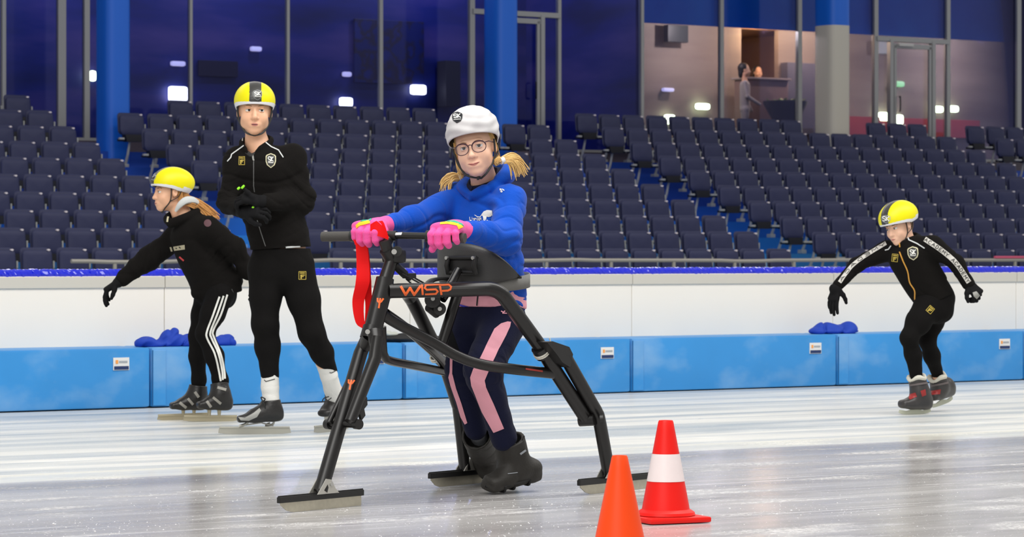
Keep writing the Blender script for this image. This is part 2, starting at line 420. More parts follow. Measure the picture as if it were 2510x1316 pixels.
m_card = mat('label_card', (.75, .76, .76), .5); m_navy = mat('label_navy', (.01, .03, .12), .5); m_org = mat('label_orange', (.85, .35, .08), .5); m_gry = mat('label_grey', (.35, .38, .42), .5)
m_seam = mat('pad_seam', (.02, .14, .36), .5)
seams = [t_at(x, NW) for x in (370, 990, 1552, 2052)]
pw = (seams[-1] - seams[0]) / 3; print('pad width', pw)
t0 = seams[0]
where = {-1: 'where the ice boards begin at the picture edge', 0: 'behind the stooping girl in black and the standing coach', 1: 'behind the walking frame and the girl in blue',
         2: 'just behind the tall traffic cone', 3: 'under the boy with outstretched arms', 4: 'last of the row, past the boy'}
for k in range(-1, 5):
    a = t0 + pw * (k - 0) - 0; b_ = a + pw
    e = empty('crash_pad', sp((a + b_) / 2, NW + .2, 0), 'long blue vinyl crash pad ' + where[k], 'pad', 'blue crash pads along the boards')
    PH = .362
    mb = MB().box(sp((a + b_) / 2, NW + .2, PH / 2 + .004), (pw - .012, .4, PH - .004), ax_s, .018)
    mb.put('cover', m_pad, e, True)
    MB().box(sp(a + .055, NW - .004, PH / 2), (.085, .008, PH - .03), ax_s, .003).put('seam_flap', m_pad, e)
    MB().box(sp(a + .012, NW - .002, PH / 2), (.006, .006, PH - .03), ax_s).put('stitching', m_seam, e)
    lc = sp(b_ - .20 / 1, NW - .003, .27)
    c = MB().box(lc, (.105, .005, .075), ax_s).put('label_card', m_card, e)
    MB().box(lc + sp(0, -.004, -.024), (.095, .003, .02), ax_s).put('label_bar', m_navy, c)
    MB().box(lc + sp(-.03, -.004, .012), (.016, .003, .022), ax_s, .001).put('label_mark', m_org, c)
    MB().box(lc + sp(.012, -.004, .012), (.055, .003, .012), ax_s, .001).put('label_print', m_gry, c)
for k in range(-1, 5):
    a = t0 + pw * k + .3
    o = MB().box(sp(a + pw / 2, NW + .44, .395), (pw - .004, .08, .79), ax_s, .004).put('wall_board', m_white, None, base=sp(a + pw / 2, NW + .44, 0))  # white wall boards of the rink, behind the pads
    props(o, 'white board panel behind the blue pads', None, None, 'structure')
    MB().box(sp(a + pw / 2, NW + .395, .752), (pw - .004, .012, .07), ax_s, .004).put('cap_shade_strip', m_strip, o)
tcap = [t0 - pw + .3, t0 + pw * 5 + .3]
mbc = MB(); NS = 900; rgc = random.Random(4); pts = [sp(tcap[0] + (tcap[1] - tcap[0]) * i / NS, NW + .43, .802 + rgc.uniform(-.001, .001)) for i in range(NS + 1)]
mbc.tube(pts, [.032] * (NS + 1), 12); rgn = np.random.RandomState(3); cV = np.array(mbc.V); cV += rgn.uniform(-.0021, .0021, cV.shape); mbc.V = list(cV)
oc = mbc.put('trim_1', m_cap, None, False, base=sp(sum(tcap) / 2, NW + .43, .8)); props(oc, 'shiny crinkled blue film along the top of the white boards', None, None, 'structure')

# ---- the stand
B0 = np.array([0, 41.94, 0]); N0 = B0.dot(N); T0 = B0.dot(U)
Q = .781; ZR = [2.371, 2.112, 1.847, 1.589, 1.333, 1.073, .817, .564, .315, .057]
ROWZ = {r: ZR[r - 1] + H - .80 for r in range(1, 11)}   # tread height of row r, r = 10 is the front row
def row_n(r): return N0 + (10 - r) * Q
stand = empty('floor_stand', sp(T0, N0, 0), 'blue stepped deck of the spectator stand', None, None, 'structure')
TA, TB = T0 - 14, T0 + 26
def lerp(a, b_, t): return tuple(a[i] + (b_[i] - a[i]) * t for i in range(3))
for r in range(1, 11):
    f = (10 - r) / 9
    cr = {10: (.50, .54, .54), 9: (.42, .52, .60), 8: (.20, .42, .70), 7: (.05, .32, .75), 6: (.02, .24, .75), 5: (.012, .18, .70), 4: (.01, .12, .60)}.get(r, (.008, .07, .45))  # paler towards the front: stronger light there is painted into the risers
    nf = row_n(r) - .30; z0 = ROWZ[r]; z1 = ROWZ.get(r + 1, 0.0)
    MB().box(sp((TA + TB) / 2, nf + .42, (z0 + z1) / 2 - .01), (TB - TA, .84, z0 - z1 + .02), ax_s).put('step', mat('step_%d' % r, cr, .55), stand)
    # half steps of the stairways
    for tc_ in (-4.042 + .755, 4.967 + .755, 14.5 + .755):
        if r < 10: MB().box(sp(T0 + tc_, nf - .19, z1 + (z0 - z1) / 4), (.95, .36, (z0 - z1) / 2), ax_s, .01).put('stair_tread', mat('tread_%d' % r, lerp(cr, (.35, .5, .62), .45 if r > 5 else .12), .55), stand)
MB().box(sp((TA + TB) / 2, N0 - 8.9, .02), (TB - TA, 17.2, .04), ax_s).put('promenade', mat('promenade', (.30, .34, .38), .6), stand)
props(MB().box(sp((TA + TB) / 2, N0 + 7.03 + .55 + 6, 1.3), (TB - TA, 12.2, 2.76), ax_s).put('floor_concourse', mat('concourse', (.10, .08, .10), .4), None), 'dark concourse floor behind the glass front', None, None, 'structure')

# ---- grey rail in front of the first row
m_rail = mat('galvanised_rail', (.42, .40, .36), .45, metal=.3)
rail = empty('guard_rail', sp(T0, N0 - .55, .04), 'long grey tubular rail in front of the first seat row', 'rail')
def wob_(t): return .84 + .012 * math.sin(t * 1.3) * (1 if (t % 3.3) < .9 else .2)
MB().tube([sp(T0 + t / 4, N0 - .55, wob_(t / 4)) for t in range(-28, 76)], .026, 10).put('tube', m_rail, rail, True)
for i in range(-6, 17):
    MB().box(sp(T0 + i * 1.1 + .2, N0 - .55, .43), (.045, .03, .78), ax_s, .005).put('post', m_rail, rail)

# ---- seats
m_seat = mat('navy_seat_plastic', (.027, .032, .092), .5, spec=.35, bump=.12, bscale=180, var=.12, vscale=3)
m_hinge = mat('black_bracket', (.006, .007, .014), .5); m_arm = mat('grey_bracket', (.42, .43, .42), .4, metal=.2); m_badge = mat('seat_badge', (.85, .78, .82), .25)
def shell_outline(w_, z0, z1, rb, rt, n=6):
    out = []
    for cx, cz, r, a0 in ((w_ - rb, z0 + rb, rb, -90), (w_ * .97 - rt, z1 - rt, rt, 0), (-(w_ * .97 - rt), z1 - rt, rt, 90), (-(w_ - rb), z0 + rb, rb, 180)):
        for i in range(n + 1):
            a = math.radians(a0 + 90 * i / n); out.append((cx + r * math.cos(a), cz + r * math.sin(a)))
    return out
def seat_shell(w_, z0, z1, rb, rt, th, bulge, tilt, y0, dish=0):
    """a moulded slab with rounded corners, slightly dished face and a tilt"""
    o = shell_outline(w_, z0, z1, rb, rt); n = len(o); cz = (z0 + z1) / 2; V = []; Fc = []
    rings = [(1, 0), (.985, -.5), (.9, -1), (.6, -1), (.25, -1)]
    def yy(x, z, s, k): return y0 + (z - z0) * tilt + s * (th / 2) + (bulge * (1 - k * k) if s < 0 else 0) * -1
    for k, s in rings:
        for x, z in o: X = x * k; Zz = cz + (z - cz) * k; V.append((X, yy(X, Zz, s, k), Zz))
    c0 = len(V); V.append((0, yy(0, cz, -1, 0), cz))
    for k, s in ((.985, .5), (.9, 1)):
        for x, z in o: X = x * k; Zz = cz + (z - cz) * k; V.append((X, yy(X, Zz, s, k), Zz))
    nr = len(rings)
    for i in range(nr - 1): Fc += [(i * n + j, (i + 1) * n + j, (i + 1) * n + (j + 1) % n, i * n + (j + 1) % n)[::-1] for j in range(n)]
    Fc += [((nr - 1) * n + j, c0, (nr - 1) * n + (j + 1) % n)[::-1] for j in range(n)]
    b1 = c0 + 1
    Fc += [(j, (j + 1) % n, b1 + (j + 1) % n, b1 + j)[::-1] for j in range(n)]
    Fc += [(b1 + j, b1 + (j + 1) % n, b1 + n + (j + 1) % n, b1 + n + j)[::-1] for j in range(n)] + [tuple(b1 + n + j for j in range(n))[::-1]]
    return V, Fc
SM = {}
def seat_meshes():
    V, Fc = seat_shell(.208, .475, .80, .10, .05, .035, .018, .10, .0); SM['seat_pan'] = mesh_data('seat_pan', V, Fc, m_seat, True)
    V, Fc = seat_shell(.212, .50, .835, .06, .055, .03, .0, .16, .055); SM['backrest'] = mesh_data('backrest', V, Fc, m_seat, True)
    mb = MB().prism([(-.15, 0, .50), (.15, 0, .50), (.12, 0, .39), (-.12, 0, .39)], (0, .12, 0)).box((0, .03, .415), (.46, .05, .035)); SM['hinge_box'] = mesh_data('hinge_box', mb.V, mb.F, m_hinge)
    mb = MB().box((-.205, -.035, .435), (.085, .05, .03), None, .006); SM['bracket'] = mesh_data('bracket', mb.V, mb.F, m_arm)
    mb = MB().tube([(-.02, .04, .42), (-.04, .08, .20), (-.05, .16, .02)], [.018, .020, .026], 8).box((-.05, .16, .03), (.09, .12, .06), None, .01)
    mb.box((.235, .05, .62), (.022, .03, .09), None, .006).tube([(.235, .05, .60), (.235, .08, .42)], .011, 6); SM['support_leg'] = mesh_data('support_leg', mb.V, mb.F, m_arm)
    mb = MB(); 
    mb.prism([(.150 + .020 * math.cos(a * math.pi / 6), .012 + .05, .812 + .012 * math.sin(a * math.pi / 6)) for a in range(12)], (0, .03, 0)); SM['number_badge'] = mesh_data('number_badge', [v + np.array([0, -.045, -.008]) for v in mb.V], mb.F, m_badge)
seat_meshes()
def ordn(n): return {1: 'first', 2: 'second', 3: 'third', 4: 'fourth', 5: 'fifth', 6: 'sixth', 7: 'seventh', 8: 'eighth', 9: 'ninth', 10: 'tenth', 11: 'eleventh', 12: 'twelfth', 13: 'thirteenth', 14: 'fourteenth', 15: 'fifteenth', 16: 'sixteenth', 17: 'seventeenth', 18: 'eighteenth'}[n]
seats = []
BL = {'A': (-4.042, range(-10, 1)), 'B': (-2.533, range(0, 16)), 'C': (6.484, range(0, 18)), 'D': (0, range(0, 4))}
kC = None
def px_of(p): return CX + F * p[0] / p[1], HY - F * (p[2] - H) / p[1]
def seat_pos(tt, r, dn=0): return sp(T0 + tt - .148, row_n(r) + dn, ROWZ[r])
tC_end = round((t_at(2280, row_n(1)) - T0 - 6.484) / .5)
print('C last k', tC_end, 'x', [round(px_of(sp(T0 + 6.484 + .5 * k, row_n(1), 3))[0]) for k in range(0, tC_end + 1)])
for r in range(1, 11):
    for blk in 'ABCD':
        if blk == 'D': tb = 6.484 + .5 * tC_end + 1.43
        else: tb = BL[blk][0]
        for k in BL[blk][1]:
            if blk == 'C' and k > tC_end: continue
            tt = tb + .5 * k
            if blk == 'B' and r == 1:
                tt += .25
                if k < 2 or k > 11: continue
            if blk == 'D' and r > 3: continue
            p = seat_pos(tt, r); x, y = px_of(p + Z * .8)
            if x < -30 or x > 2545: continue
            if blk == 'C' and r == 1 and 1985 < x < 2105: continue
            if (610 < x - 25 < 700 and 370 < y < 600) or (1130 < x - 25 < 1245 and 310 < y < 640): continue   # nothing of these shows behind the people
            seats.append((blk, r, k, p, x))
print('seats', len(seats))
blkname = {'A': 'wide pillar block', 'B': 'middle block', 'C': 'lit rooms block', 'D': 'far end block'}
def make_seat(p, lab, grp):
    o = bpy.data.objects.new('stadium_seat', None); col.objects.link(o); o.location = tuple(p); o.rotation_euler = (0, 0, RZ); o.empty_display_size = .1
    for nm in ('seat_pan', 'backrest', 'hinge_box', 'bracket', 'support_leg', 'number_badge'):
        c = bpy.data.objects.new(nm, SM[nm]); col.objects.link(c); c.parent = o
        if nm == 'bracket': c = bpy.data.objects.new(nm, SM[nm]); col.objects.link(c); c.parent = o; c.location = (.41, 0, 0)
    return props(o, lab, 'seat', grp)
rs_ = random.Random(5)
for blk, r, k, p, x in seats:
    n_ = (1 - k) if blk == 'A' else (k + 1)
    o = make_seat(p, 'folded navy seat, %s row from the ice, %s from the stairs, %s' % (ordn(11 - r), ordn(n_), blkname[blk]), 'folded navy seats of the stand')
    o.rotation_euler = (rs_.uniform(-.01, .01), 0, RZ + rs_.uniform(-.012, .012))

# ---- glass front of the concourse
NF = N0 + 7.03 + 1.37; ZF = 2.68; ZT = 9.0
m_alu = mat('aluminium_profile', (.36, .37, .38), .38, metal=.35)
m_dark = mat('dark_profile', (.10, .11, .13), .4, metal=.3)
m_glass = bpy.data.materials.new('front_glass'); m_glass.use_nodes = True
nt = m_glass.node_tree; nt.nodes.clear(); o_ = nt.nodes.new('ShaderNodeOutputMaterial'); tr_ = nt.nodes.new('ShaderNodeBsdfTransparent'); gl_ = nt.nodes.new('ShaderNodeBsdfGlossy'); mx_ = nt.nodes.new('ShaderNodeMixShader')
tr_.inputs[0].default_value = (.80, .83, .92, 1); gl_.inputs['Roughness'].default_value = .06; gl_.inputs[0].default_value = (.24, .24, .46, 1); fr_ = nt.nodes.new('ShaderNodeFresnel'); fr_.inputs[0].default_value = 1.45
nt.links.new(fr_.outputs[0], mx_.inputs[0]); nt.links.new(tr_.outputs[0], mx_.inputs[1]); nt.links.new(gl_.outputs[0], mx_.inputs[2]); nt.links.new(mx_.outputs[0], o_.inputs[0])
mull = [(8, 17), (150, 27), (211, 21), (466, 14), (704, 14), (932, 15), (1155, 19), (1369, 14), (1572, 13), (1767, 14), (1958, 15), (2145, 15), (2322, 14), (2495, 15), (2690, 14)]
mt = [(t_at(x, NF), wpx * (NF / 42.) / 168 * (1 - 0) * 1.0) for x, wpx in mull]
# profile widths in metres: pixels / (pixels per metre along the stand)
def ppm(x, n):
    t = t_at(x, n); d = (U * t + N * n)[1]; return (U[0] * F - U[1] * (x - CX)) / d
for i, (x, wpx) in enumerate(mull):
    t = t_at(x, NF); wd = wpx / ppm(x, NF)
    e = empty('window_%d' % (i + 1), sp(t, NF, ZF), 'tall glass bay of the concourse front', None, None, 'structure')
    wd2 = max(.05, wd - .055)
    MB().box(sp(t, NF, (ZF + ZT) / 2), (wd2, .09, ZT - ZF), ax_s, .008).put('mullion', m_alu, e)
    if i < len(mull) - 1:
        t2 = t_at(mull[i + 1][0], NF)
        MB().box(sp((t + t2) / 2, NF + .01, (ZF + ZT) / 2), (t2 - t - .06, .012, ZT - ZF), ax_s).put('glass', m_glass, e)
        MB().box(sp((t + t2) / 2, NF, ZF + .04), (t2 - t, .08, .08), ax_s).put('sill', m_alu, e)
# doors in the glass front
def glass_door(n, x0, x1, xj0, xj1, ztop, lab):
    ta, tb = t_at(x0, NF), t_at(x1, NF); e = empty('door_%d' % n, sp((ta + tb) / 2, NF, ZF), lab, None, None, 'structure')
    MB().box(sp((ta + tb) / 2, NF - .02, ztop), (tb - ta, .10, .09), ax_s, .006).put('transom', m_alu, e)
    for x in (xj0, xj1):
        t = t_at(x, NF); MB().box(sp(t, NF - .03, (ZF + ztop) / 2), (.085, .10, ztop - ZF), ax_s, .006).put('jamb', m_alu, e)
    t1, t2 = t_at(xj0, NF), t_at(xj1, NF)
    lf = MB().box(sp((t1 + t2) / 2, NF - .05, ztop - .12), (t2 - t1 - .1, .05, .09), ax_s, .004)
    for t in (t1 + .09, t2 - .09): lf.box(sp(t, NF - .05, (ZF + ztop) / 2 - .06), (.06, .05, ztop - ZF - .1), ax_s, .004)
    lf.put('door_leaf', m_alu, e)
    MB().box(sp(t1 + .32, NF - .1, ztop - .10), (.36, .06, .06), ax_s, .01).put('door_closer', mat('closer', (.6, .6, .58), .4), e)
    th = t2 - .16 if n == 1 else t1 + .18
    MB().tube(bez([sp(th, NF - .08, ZF + .95), sp(th - .03, NF - .14, ZF + .97), sp(th - .03, NF - .14, ZF + 1.2), sp(th, NF - .08, ZF + 1.22)], 5), .014, 8).put('door_handle', m_hinge, e, True)
glass_door(1, 1155, 1369, 1200, 1325, 5.08, 'glass door beside the blue pillar behind the girl in blue')
glass_door(2, 2145, 2322, 2180, 2283, 4.98, 'glass door between the white pillar and the last window')

# interior behind the glass
tR = t_at(1572, NF)
def wallmat(name, stops, sc_, rough=.6, scale=1.0):
    m = bpy.data.materials.new(name); m.use_nodes = True; nt = m.node_tree; b = nt.nodes['Principled BSDF']; b.inputs['Roughness'].default_value = rough
    tc = nt.nodes.new('ShaderNodeTexCoord'); mp = nt.nodes.new('ShaderNodeMapping'); mp.inputs['Scale'].default_value = sc_
    n = nt.nodes.new('ShaderNodeTexNoise'); n.inputs['Scale'].default_value = scale; n.inputs['Detail'].default_value = 4
    r = nt.nodes.new('ShaderNodeValToRGB'); e = r.color_ramp.elements; e[0].position = stops[0][0]; e[0].color = (*stops[0][1], 1); e[1].position = stops[1][0]; e[1].color = (*stops[1][1], 1)
    for p, c in stops[2:]: q = e.new(p); q.color = (*c, 1)
    L = nt.links.new; L(tc.outputs['Object'], mp.inputs[0]); L(mp.outputs[0], n.inputs[0]); L(n.outputs[0], r.inputs[0]); L(r.outputs[0], b.inputs['Base Color'])
    return m
m_blue = wallmat('navy_painted_reflections', [(.32, (.003, .008, .08)), (.5, (.010, .020, .20)), (.66, (.085, .060, .26))], (.22, .22, 1.0), .5, 1.3)  # purple streaks imitate reflections in the glass, painted into the wall colour
m_beige = wallmat('greige_plaster', [(.35, (.25, .195, .165)), (.65, (.40, .325, .27))], (.2, .2, 1.3), .7, 1.0)
m_fascia = wallmat('blue_fascia', [(.3, (.004, .10, .70)), (.6, (.01, .24, .90))], (.5, .5, .3), .35, 1.0)
def placed(o, t, n, z):                                 # re-centre a wall in stand-aligned local axes
    return o
def wall_obj(name, t1, t2, n, z1, z2, m, lab, th=.12):
    o = bpy.data.objects.new(name, None)
    V = [(a, b, c) for a in (-(t2 - t1) / 2, (t2 - t1) / 2) for b in (-th / 2, th / 2) for c in (0, z2 - z1)]
    me = mesh_data(name, V, [(0, 1, 3, 2), (4, 6, 7, 5), (0, 4, 5, 1), (2, 3, 7, 6), (0, 2, 6, 4), (1, 5, 7, 3)], m)
    o = bpy.data.objects.new(name, me); o.location = tuple(sp((t1 + t2) / 2, n, z1)); o.rotation_euler = (0, 0, RZ); col.objects.link(o)
    BASE[o.name] = None
    return props(o, lab, None, None, 'structure')
TL, TRt = T0 - 14, T0 + 26
NBL, NBR = NF + 3.6, NF + 2.4
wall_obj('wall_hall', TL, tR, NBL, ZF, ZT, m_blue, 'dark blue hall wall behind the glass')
tdA, tdB = t_at(1812, NBR), t_at(1903, NBR)
wall_obj('wall_lounge', tR, tdA, NBR, ZF, 5.35, m_beige, 'greige wall of the rooms behind the glass')
wall_obj('wall_lounge', tdB, TRt, NBR, ZF, 5.35, m_beige, 'greige wall of the rooms behind the glass')
wall_obj('wall_fascia', tR, TRt, NF + .16, 5.06, ZT, m_fascia, 'glossy blue fascia above the rooms', .06)
o = MB().box(sp((tR + TRt) / 2, NF + 1.4, 5.32), (TRt - tR, 2.5, .06), ax_s).put('ceiling', mat('room_ceiling', (.5, .42, .36), .8), None); props(o, 'low ceiling of the rooms', None, None, 'structure')
o = MB().box(sp((TL + TRt) / 2, NF + 3.5, ZT), (TRt - TL, 8.5, .1), ax_s).put('ceiling', m_hinge, None); props(o, 'dark hall ceiling', None, None, 'structure')
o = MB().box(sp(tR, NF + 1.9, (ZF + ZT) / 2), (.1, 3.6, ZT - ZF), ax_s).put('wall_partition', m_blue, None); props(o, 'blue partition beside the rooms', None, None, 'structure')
# the open back room seen through the doorway
o = MB().box(sp((tdA + tdB) / 2, NBR + 2.6, (ZF + 5.3) / 2), (3.2, .1, 5.3 - ZF), ax_s).put('wall_back_room', mat('brown_wall', (.22, .13, .07), .7), None); props(o, 'brown wall of the back room', None, None, 'structure')
for t in (tdA - .9, tdB + .9):
    o = MB().box(sp(t, NBR + 1.35, (ZF + 5.3) / 2), (.1, 2.5, 5.3 - ZF), ax_s).put('wall_back_room', mat('brown_wall', (.22, .13, .07), .7), None); props(o, 'side wall of the back room', None, None, 'structure')
o = MB().box(sp((tdA + tdB) / 2, NBR + 1.3, 5.3), (3.2, 2.6, .08), ax_s).put('ceiling_back_room', mat('brown_wall', (.22, .13, .07), .7), None); props(o, 'ceiling of the back room', None, None, 'structure')
def ptl(name, p, e, c, r=.04):
    l = bpy.data.lights.new(name, 'POINT'); l.energy = e; l.color = c; l.shadow_soft_size = r; o = bpy.data.objects.new(name, l); o.location = tuple(p); col.objects.link(o)
tm = (tdA + tdB) / 2
ptl('doorway_lamp', sp(tdA + .35, NBR - .35, 5.2), 45, (1, .62, .3)); ptl('back_room_lamp', sp(tm, NBR + 1.2, 4.6), 14, (1, .55, .22))
ptl('added_room_fill', sp(t_at(1950, NBR), NBR - 1.2, 5.22), 110, (1, .72, .5)); ptl('added_room_fill', sp(t_at(2300, NBR), NBR - 1.2, 5.22), 85, (1, .85, .8)); ptl('added_room_fill', sp(t_at(1650, NBR), NBR - 1.2, 5.22), 70, (1, .82, .72))  # room lights are added, hidden behind the fascia to brighten the rooms
for x in (150, 600, 1050, 1450): ptl('added_hall_fill', sp(t_at(x, NBL), NBL - 1.6, 6.6), 100, (.55, .6, 1))  # added unseen bluish point lights that brighten the hall wall

# pillars
def pillar(x0, x1, n, zsplit, lab):
    xc = (x0 + x1) / 2; d = (x1 - x0); t = t_at(xc, n); P0 = sp(t, n, 0); s = d * P0[1] / F   # visible width in metres
    hw, hn = s * .30, s * .36
    pts = []
    for i in range(48):
        a = 2 * math.pi * i / 48; e = 2 / 3.6
        pts.append((abs(math.cos(a)) ** e * math.copysign(1, math.cos(a)) * hw, abs(math.sin(a)) ** e * math.copysign(1, math.sin(a)) * hn))
    # scale so that the seen width is right
    vw = [px_of(sp(t + a, n + b, 1))[0] for a, b in pts]; k = (x1 - x0) / (max(vw) - min(vw)); pts = [(a * k, b * k) for a, b in pts]
    e = empty('pillar', sp(t, n, 1.6), lab, None, None, 'structure')
    def seg(z1, z2, m, nm):
        V = [sp(t + a, n + b, z) for z in (z1, z2) for a, b in pts]; k_ = len(pts)
        put(nm, V, [(i, (i + 1) % k_, k_ + (i + 1) % k_, k_ + i) for i in range(k_)] + [tuple(range(k_ - 1, -1, -1)), tuple(range(k_, 2 * k_))], m, e)
    mb_ = mat('pillar_blue', (.004, .14, .72), .4); mw_ = mat('pillar_cream', (.60, .57, .50), .5)
    if zsplit: seg(1.4, zsplit, mw_, 'lower_shaft'); seg(zsplit, ZT, mb_, 'upper_shaft')
    else: seg(1.3, ZT, mb_, 'shaft')
pillar(236, 318, row_n(1) - .1, None, 'bright blue pillar beside the first seat block')
pillar(1187, 1268, row_n(1) + .15, None, 'bright blue pillar behind the girl in the white helmet')
pillar(1998, 2082, row_n(1) + .1, H + (HY - 58) * 53.9 / F, 'cream pillar with a blue top')

# things behind the glass
def lampm(name, c, e): return mat(name, (.8, .8, .8), .5, emis=c, estr=e)
mg = lampm('lamp_greenwhite', (.85, 1, .55), 9); mw = lampm('lamp_white', (.95, .93, 1), 5); mdim = lampm('lamp_dim', (.55, .5, .9), .9)
def wall_lamp(x, y, w_, h_, m, n, lab, drop=0):
    t = t_at(x, n); p = sp(t, n, 0); z = H - (y - HY) * p[1] / F; wd, hd = w_ / ppm(x, n), h_ * p[1] / F
    e = empty('wall_lamp', sp(t, n + .06, z), lab, 'lamp', 'lamps seen through the glass')
    MB().box(sp(t, n, z), (wd, .10, hd), ax_s, min(wd, hd) * .42).put('diffuser', m, e, True)
    MB().box(sp(t, n + .08, z), (wd * .7, .12, hd * .6), ax_s).put('fixing', m_hinge, e)
    if drop: MB().box(sp(t + .02, n + .02, z - hd * .9), (wd * .3, .05, hd * 1.1), ax_s, .01).put('tail', m, e)
wl, wr = NBL - .16, NBR - .16
wall_lamp(436, 230, 44, 36, mw, wl, 'large white lamp beside the first long glass joint')
wall_lamp(436, 156, 34, 12, mdim, wl, 'dim violet strip lamp above the large white lamp')
wall_lamp(227, 186, 14, 26, mg, wl, 'small yellow-white lamp at the edge of the wide blue pillar')
wall_lamp(627, 120, 26, 12, mdim, wl, 'faint lamp between the coach and the window top')
wall_lamp(848, 250, 30, 22, mw, wl, 'white lamp low between the coach and the girl in blue')
wall_lamp(850, 182, 20, 12, mdim, wl, 'dim lamp above the low white lamp')
wall_lamp(1025, 220, 36, 24, mw, wl, 'white lamp beside the dark poster')
wall_lamp(1350, 237, 26, 20, mw, wl, 'white lamp before the door-side glass joint')
wall_lamp(1382, 236, 18, 20, mw, wl, 'white lamp just past the door-side glass joint')
wall_lamp(1722, 261, 32, 15, mg, wr, 'flat greenish lamp in the lounge window')
wall_lamp(1641, 287, 22, 12, mg, wr, 'greenish lamp with tail above the seats', 1)
wall_lamp(1977, 279, 32, 14, mg, wr, 'greenish lamp beside the cream pillar', 1)
wall_lamp(1975, 220, 26, 9, mw, wr, 'thin white strip lamp above the planter')
wall_lamp(1637, 220, 26, 9, mdim, wr, 'thin dim strip lamp under the ceiling box')
wall_lamp(2165, 286, 22, 22, mg, wr, 'greenish lamp at the foot of the door frame')
wall_lamp(2200, 293, 24, 24, mg, wr, 'square greenish lamp inside the far glass door')
wall_lamp(2300, 268, 20, 16, mg, wr, 'round yellowish lamp before the last joint')
wall_lamp(2336, 267, 23, 16, mg, wr, 'round yellowish lamp after the last joint')
wall_lamp(2204, 206, 22, 14, lampm('lamp_green', (.1, .7, .15), 1.2), wr, 'small green exit light behind the far glass door')
def flat_thing(name, x0, y0, x1, y1, n, m, lab, cat, th=.05, poly=None):
    t1, t2 = t_at(x0, n), t_at(x1, n); p = sp((t1 + t2) / 2, n, 0); za, zb = H - (y1 - HY) * p[1] / F, H - (y0 - HY) * p[1] / F
    o = MB().box(sp((t1 + t2) / 2, n, (za + zb) / 2), (t2 - t1, th, zb - za), ax_s, .008).put(name, m, None, base=sp((t1 + t2) / 2, n, (za + zb) / 2))
    return props(o, lab, cat)
m_post = wallmat('poster_print', [(.42, (.004, .012, .13)), (.5, (.02, .012, .03)), (.6, (.01, .02, .17))], (2.2, 2.2, 2.2), .5, 1.3)
flat_thing('wall_poster', 868, 50, 1038, 205, wl + .05, m_post, 'large dark blue poster with a blurry dark figure', 'poster')
flat_thing('wall_panel_sign', 486, 149, 582, 188, wl + .05, mat('dark_sign', (.008, .006, .03), .5), 'small dark rectangular sign behind the coach', 'sign')
flat_thing('dark_cabinet', 1082, 150, 1118, 262, wl - .12, m_hinge, 'tall dark cabinet against the hall wall', 'cabinet', .3)
flat_thing('wall_screen', 1632, 62, 1682, 104, wr - .1, mat('dark_screen', (.03, .035, .035), .4), 'grey hanging screen box in the lounge', 'screen', .14)
flat_thing('wall_notice', 2152, 100, 2172, 132, wr, mat('notice', (.6, .66, .66), .6), 'small pale notice behind the far door', 'notice')
flat_thing('wall_banner', 2070, 290, 2400, 335, wr, mat('red_banner', (.55, .09, .09), .6), 'low red banner behind the far glass door', 'banner')
flat_thing('wall_cupboard', 1922, 155, 2000, 330, wr, mat('slate_cupboard', (.10, .10, .14), .6), 'slate grey cupboard beside the doorway', 'cupboard', .2)
# planter
tp = t_at(1925, NF + 1.1); pp = sp(tp, NF + 1.1, 0); zt_ = H - (248 - HY) * pp[1] / F
pl = empty('planter', sp(tp, NF + 1.1, ZF), 'wide dark flared planter with a strip of green', 'planter')
MB().lathe(sp(tp, NF + 1.1, ZF), [(0, 0), (.22, 0), (.25, zt_ - ZF - .35), (.42, zt_ - ZF - .05), (.42, zt_ - ZF), (.38, zt_ - ZF)], 24).put('pot', mat('dark_pot', (.008, .012, .012), .4), pl, True)
mbp = MB(); rp = random.Random(3)
for i in range(60):
    a = rp.uniform(0, 6.28); r_ = rp.uniform(0, .36); c = sp(tp + r_ * math.cos(a), NF + 1.1 + r_ * math.sin(a), zt_ - .02); dv = np.array([rp.uniform(-.1, .1), rp.uniform(-.1, .1), rp.uniform(.03, .09)])
    mbp.prism([c, c + dv * .5 + U * .02, c + dv, c + dv * .5 - U * .02], N * .004)
o = mbp.put('foliage', mat('plant_green', (.12, .22, .02), .5), pl); o['kind'] = 'stuff'
# counter
tcn = t_at(1866, NBR - .6); pcn = sp(tcn, NBR - .6, 0); zc = H - (197 - HY) * pcn[1] / F
cn = empty('counter', sp(tcn, NBR - .6, ZF), 'low pinkish service counter in the doorway', 'counter')
MB().box(sp(tcn, NBR - .6, (ZF + zc) / 2), (1.0, .4, zc - ZF), ax_s, .02).put('body', mat('counter_pink', (.30, .19, .17), .6), cn)
MB().box(sp(tcn, NBR - .6, zc + .02), (1.08, .5, .04), ax_s, .01).put('counter_top', mat('counter_top', (.45, .36, .33), .4), cn)

# ================================================================== PEOPLE: shared builders
m_skin = mat('skin', (.78, .44, .28), .48, sss=.12, var=.05, vscale=30)
m_skin2 = mat('skin_pale', (.84, .51, .36), .48, sss=.12, var=.05, vscale=30)
m_lip = mat('lips', (.62, .24, .20), .45); m_mouth = mat('mouth_dark', (.12, .02, .02), .5)
m_eye = mat('eye_white', (.72, .70, .68), .2); m_iris = mat('iris_grey', (.028, .034, .042), .2); m_pupil = mat('pupil', (.004, .004, .004), .1)
m_browl = mat('brow_fair', (.32, .19, .10), .8); m_browd = mat('brow_brown', (.20, .11, .06), .8)
m_strap = mat('black_strap', (.012, .012, .013), .6)
m_yel = mat('helmet_yellow', (.80, .73, .0), .42, spec=.35); m_hblk = mat('helmet_black', (.035, .034, .032), .4, coat=.2); m_hwht = mat('helmet_white', (.74, .74, .78), .4)
m_bfleece = mat('black_fleece', (.0075, .0066, .0062), .95, spec=.12, sheen=.0, bump=.5, bscale=260)
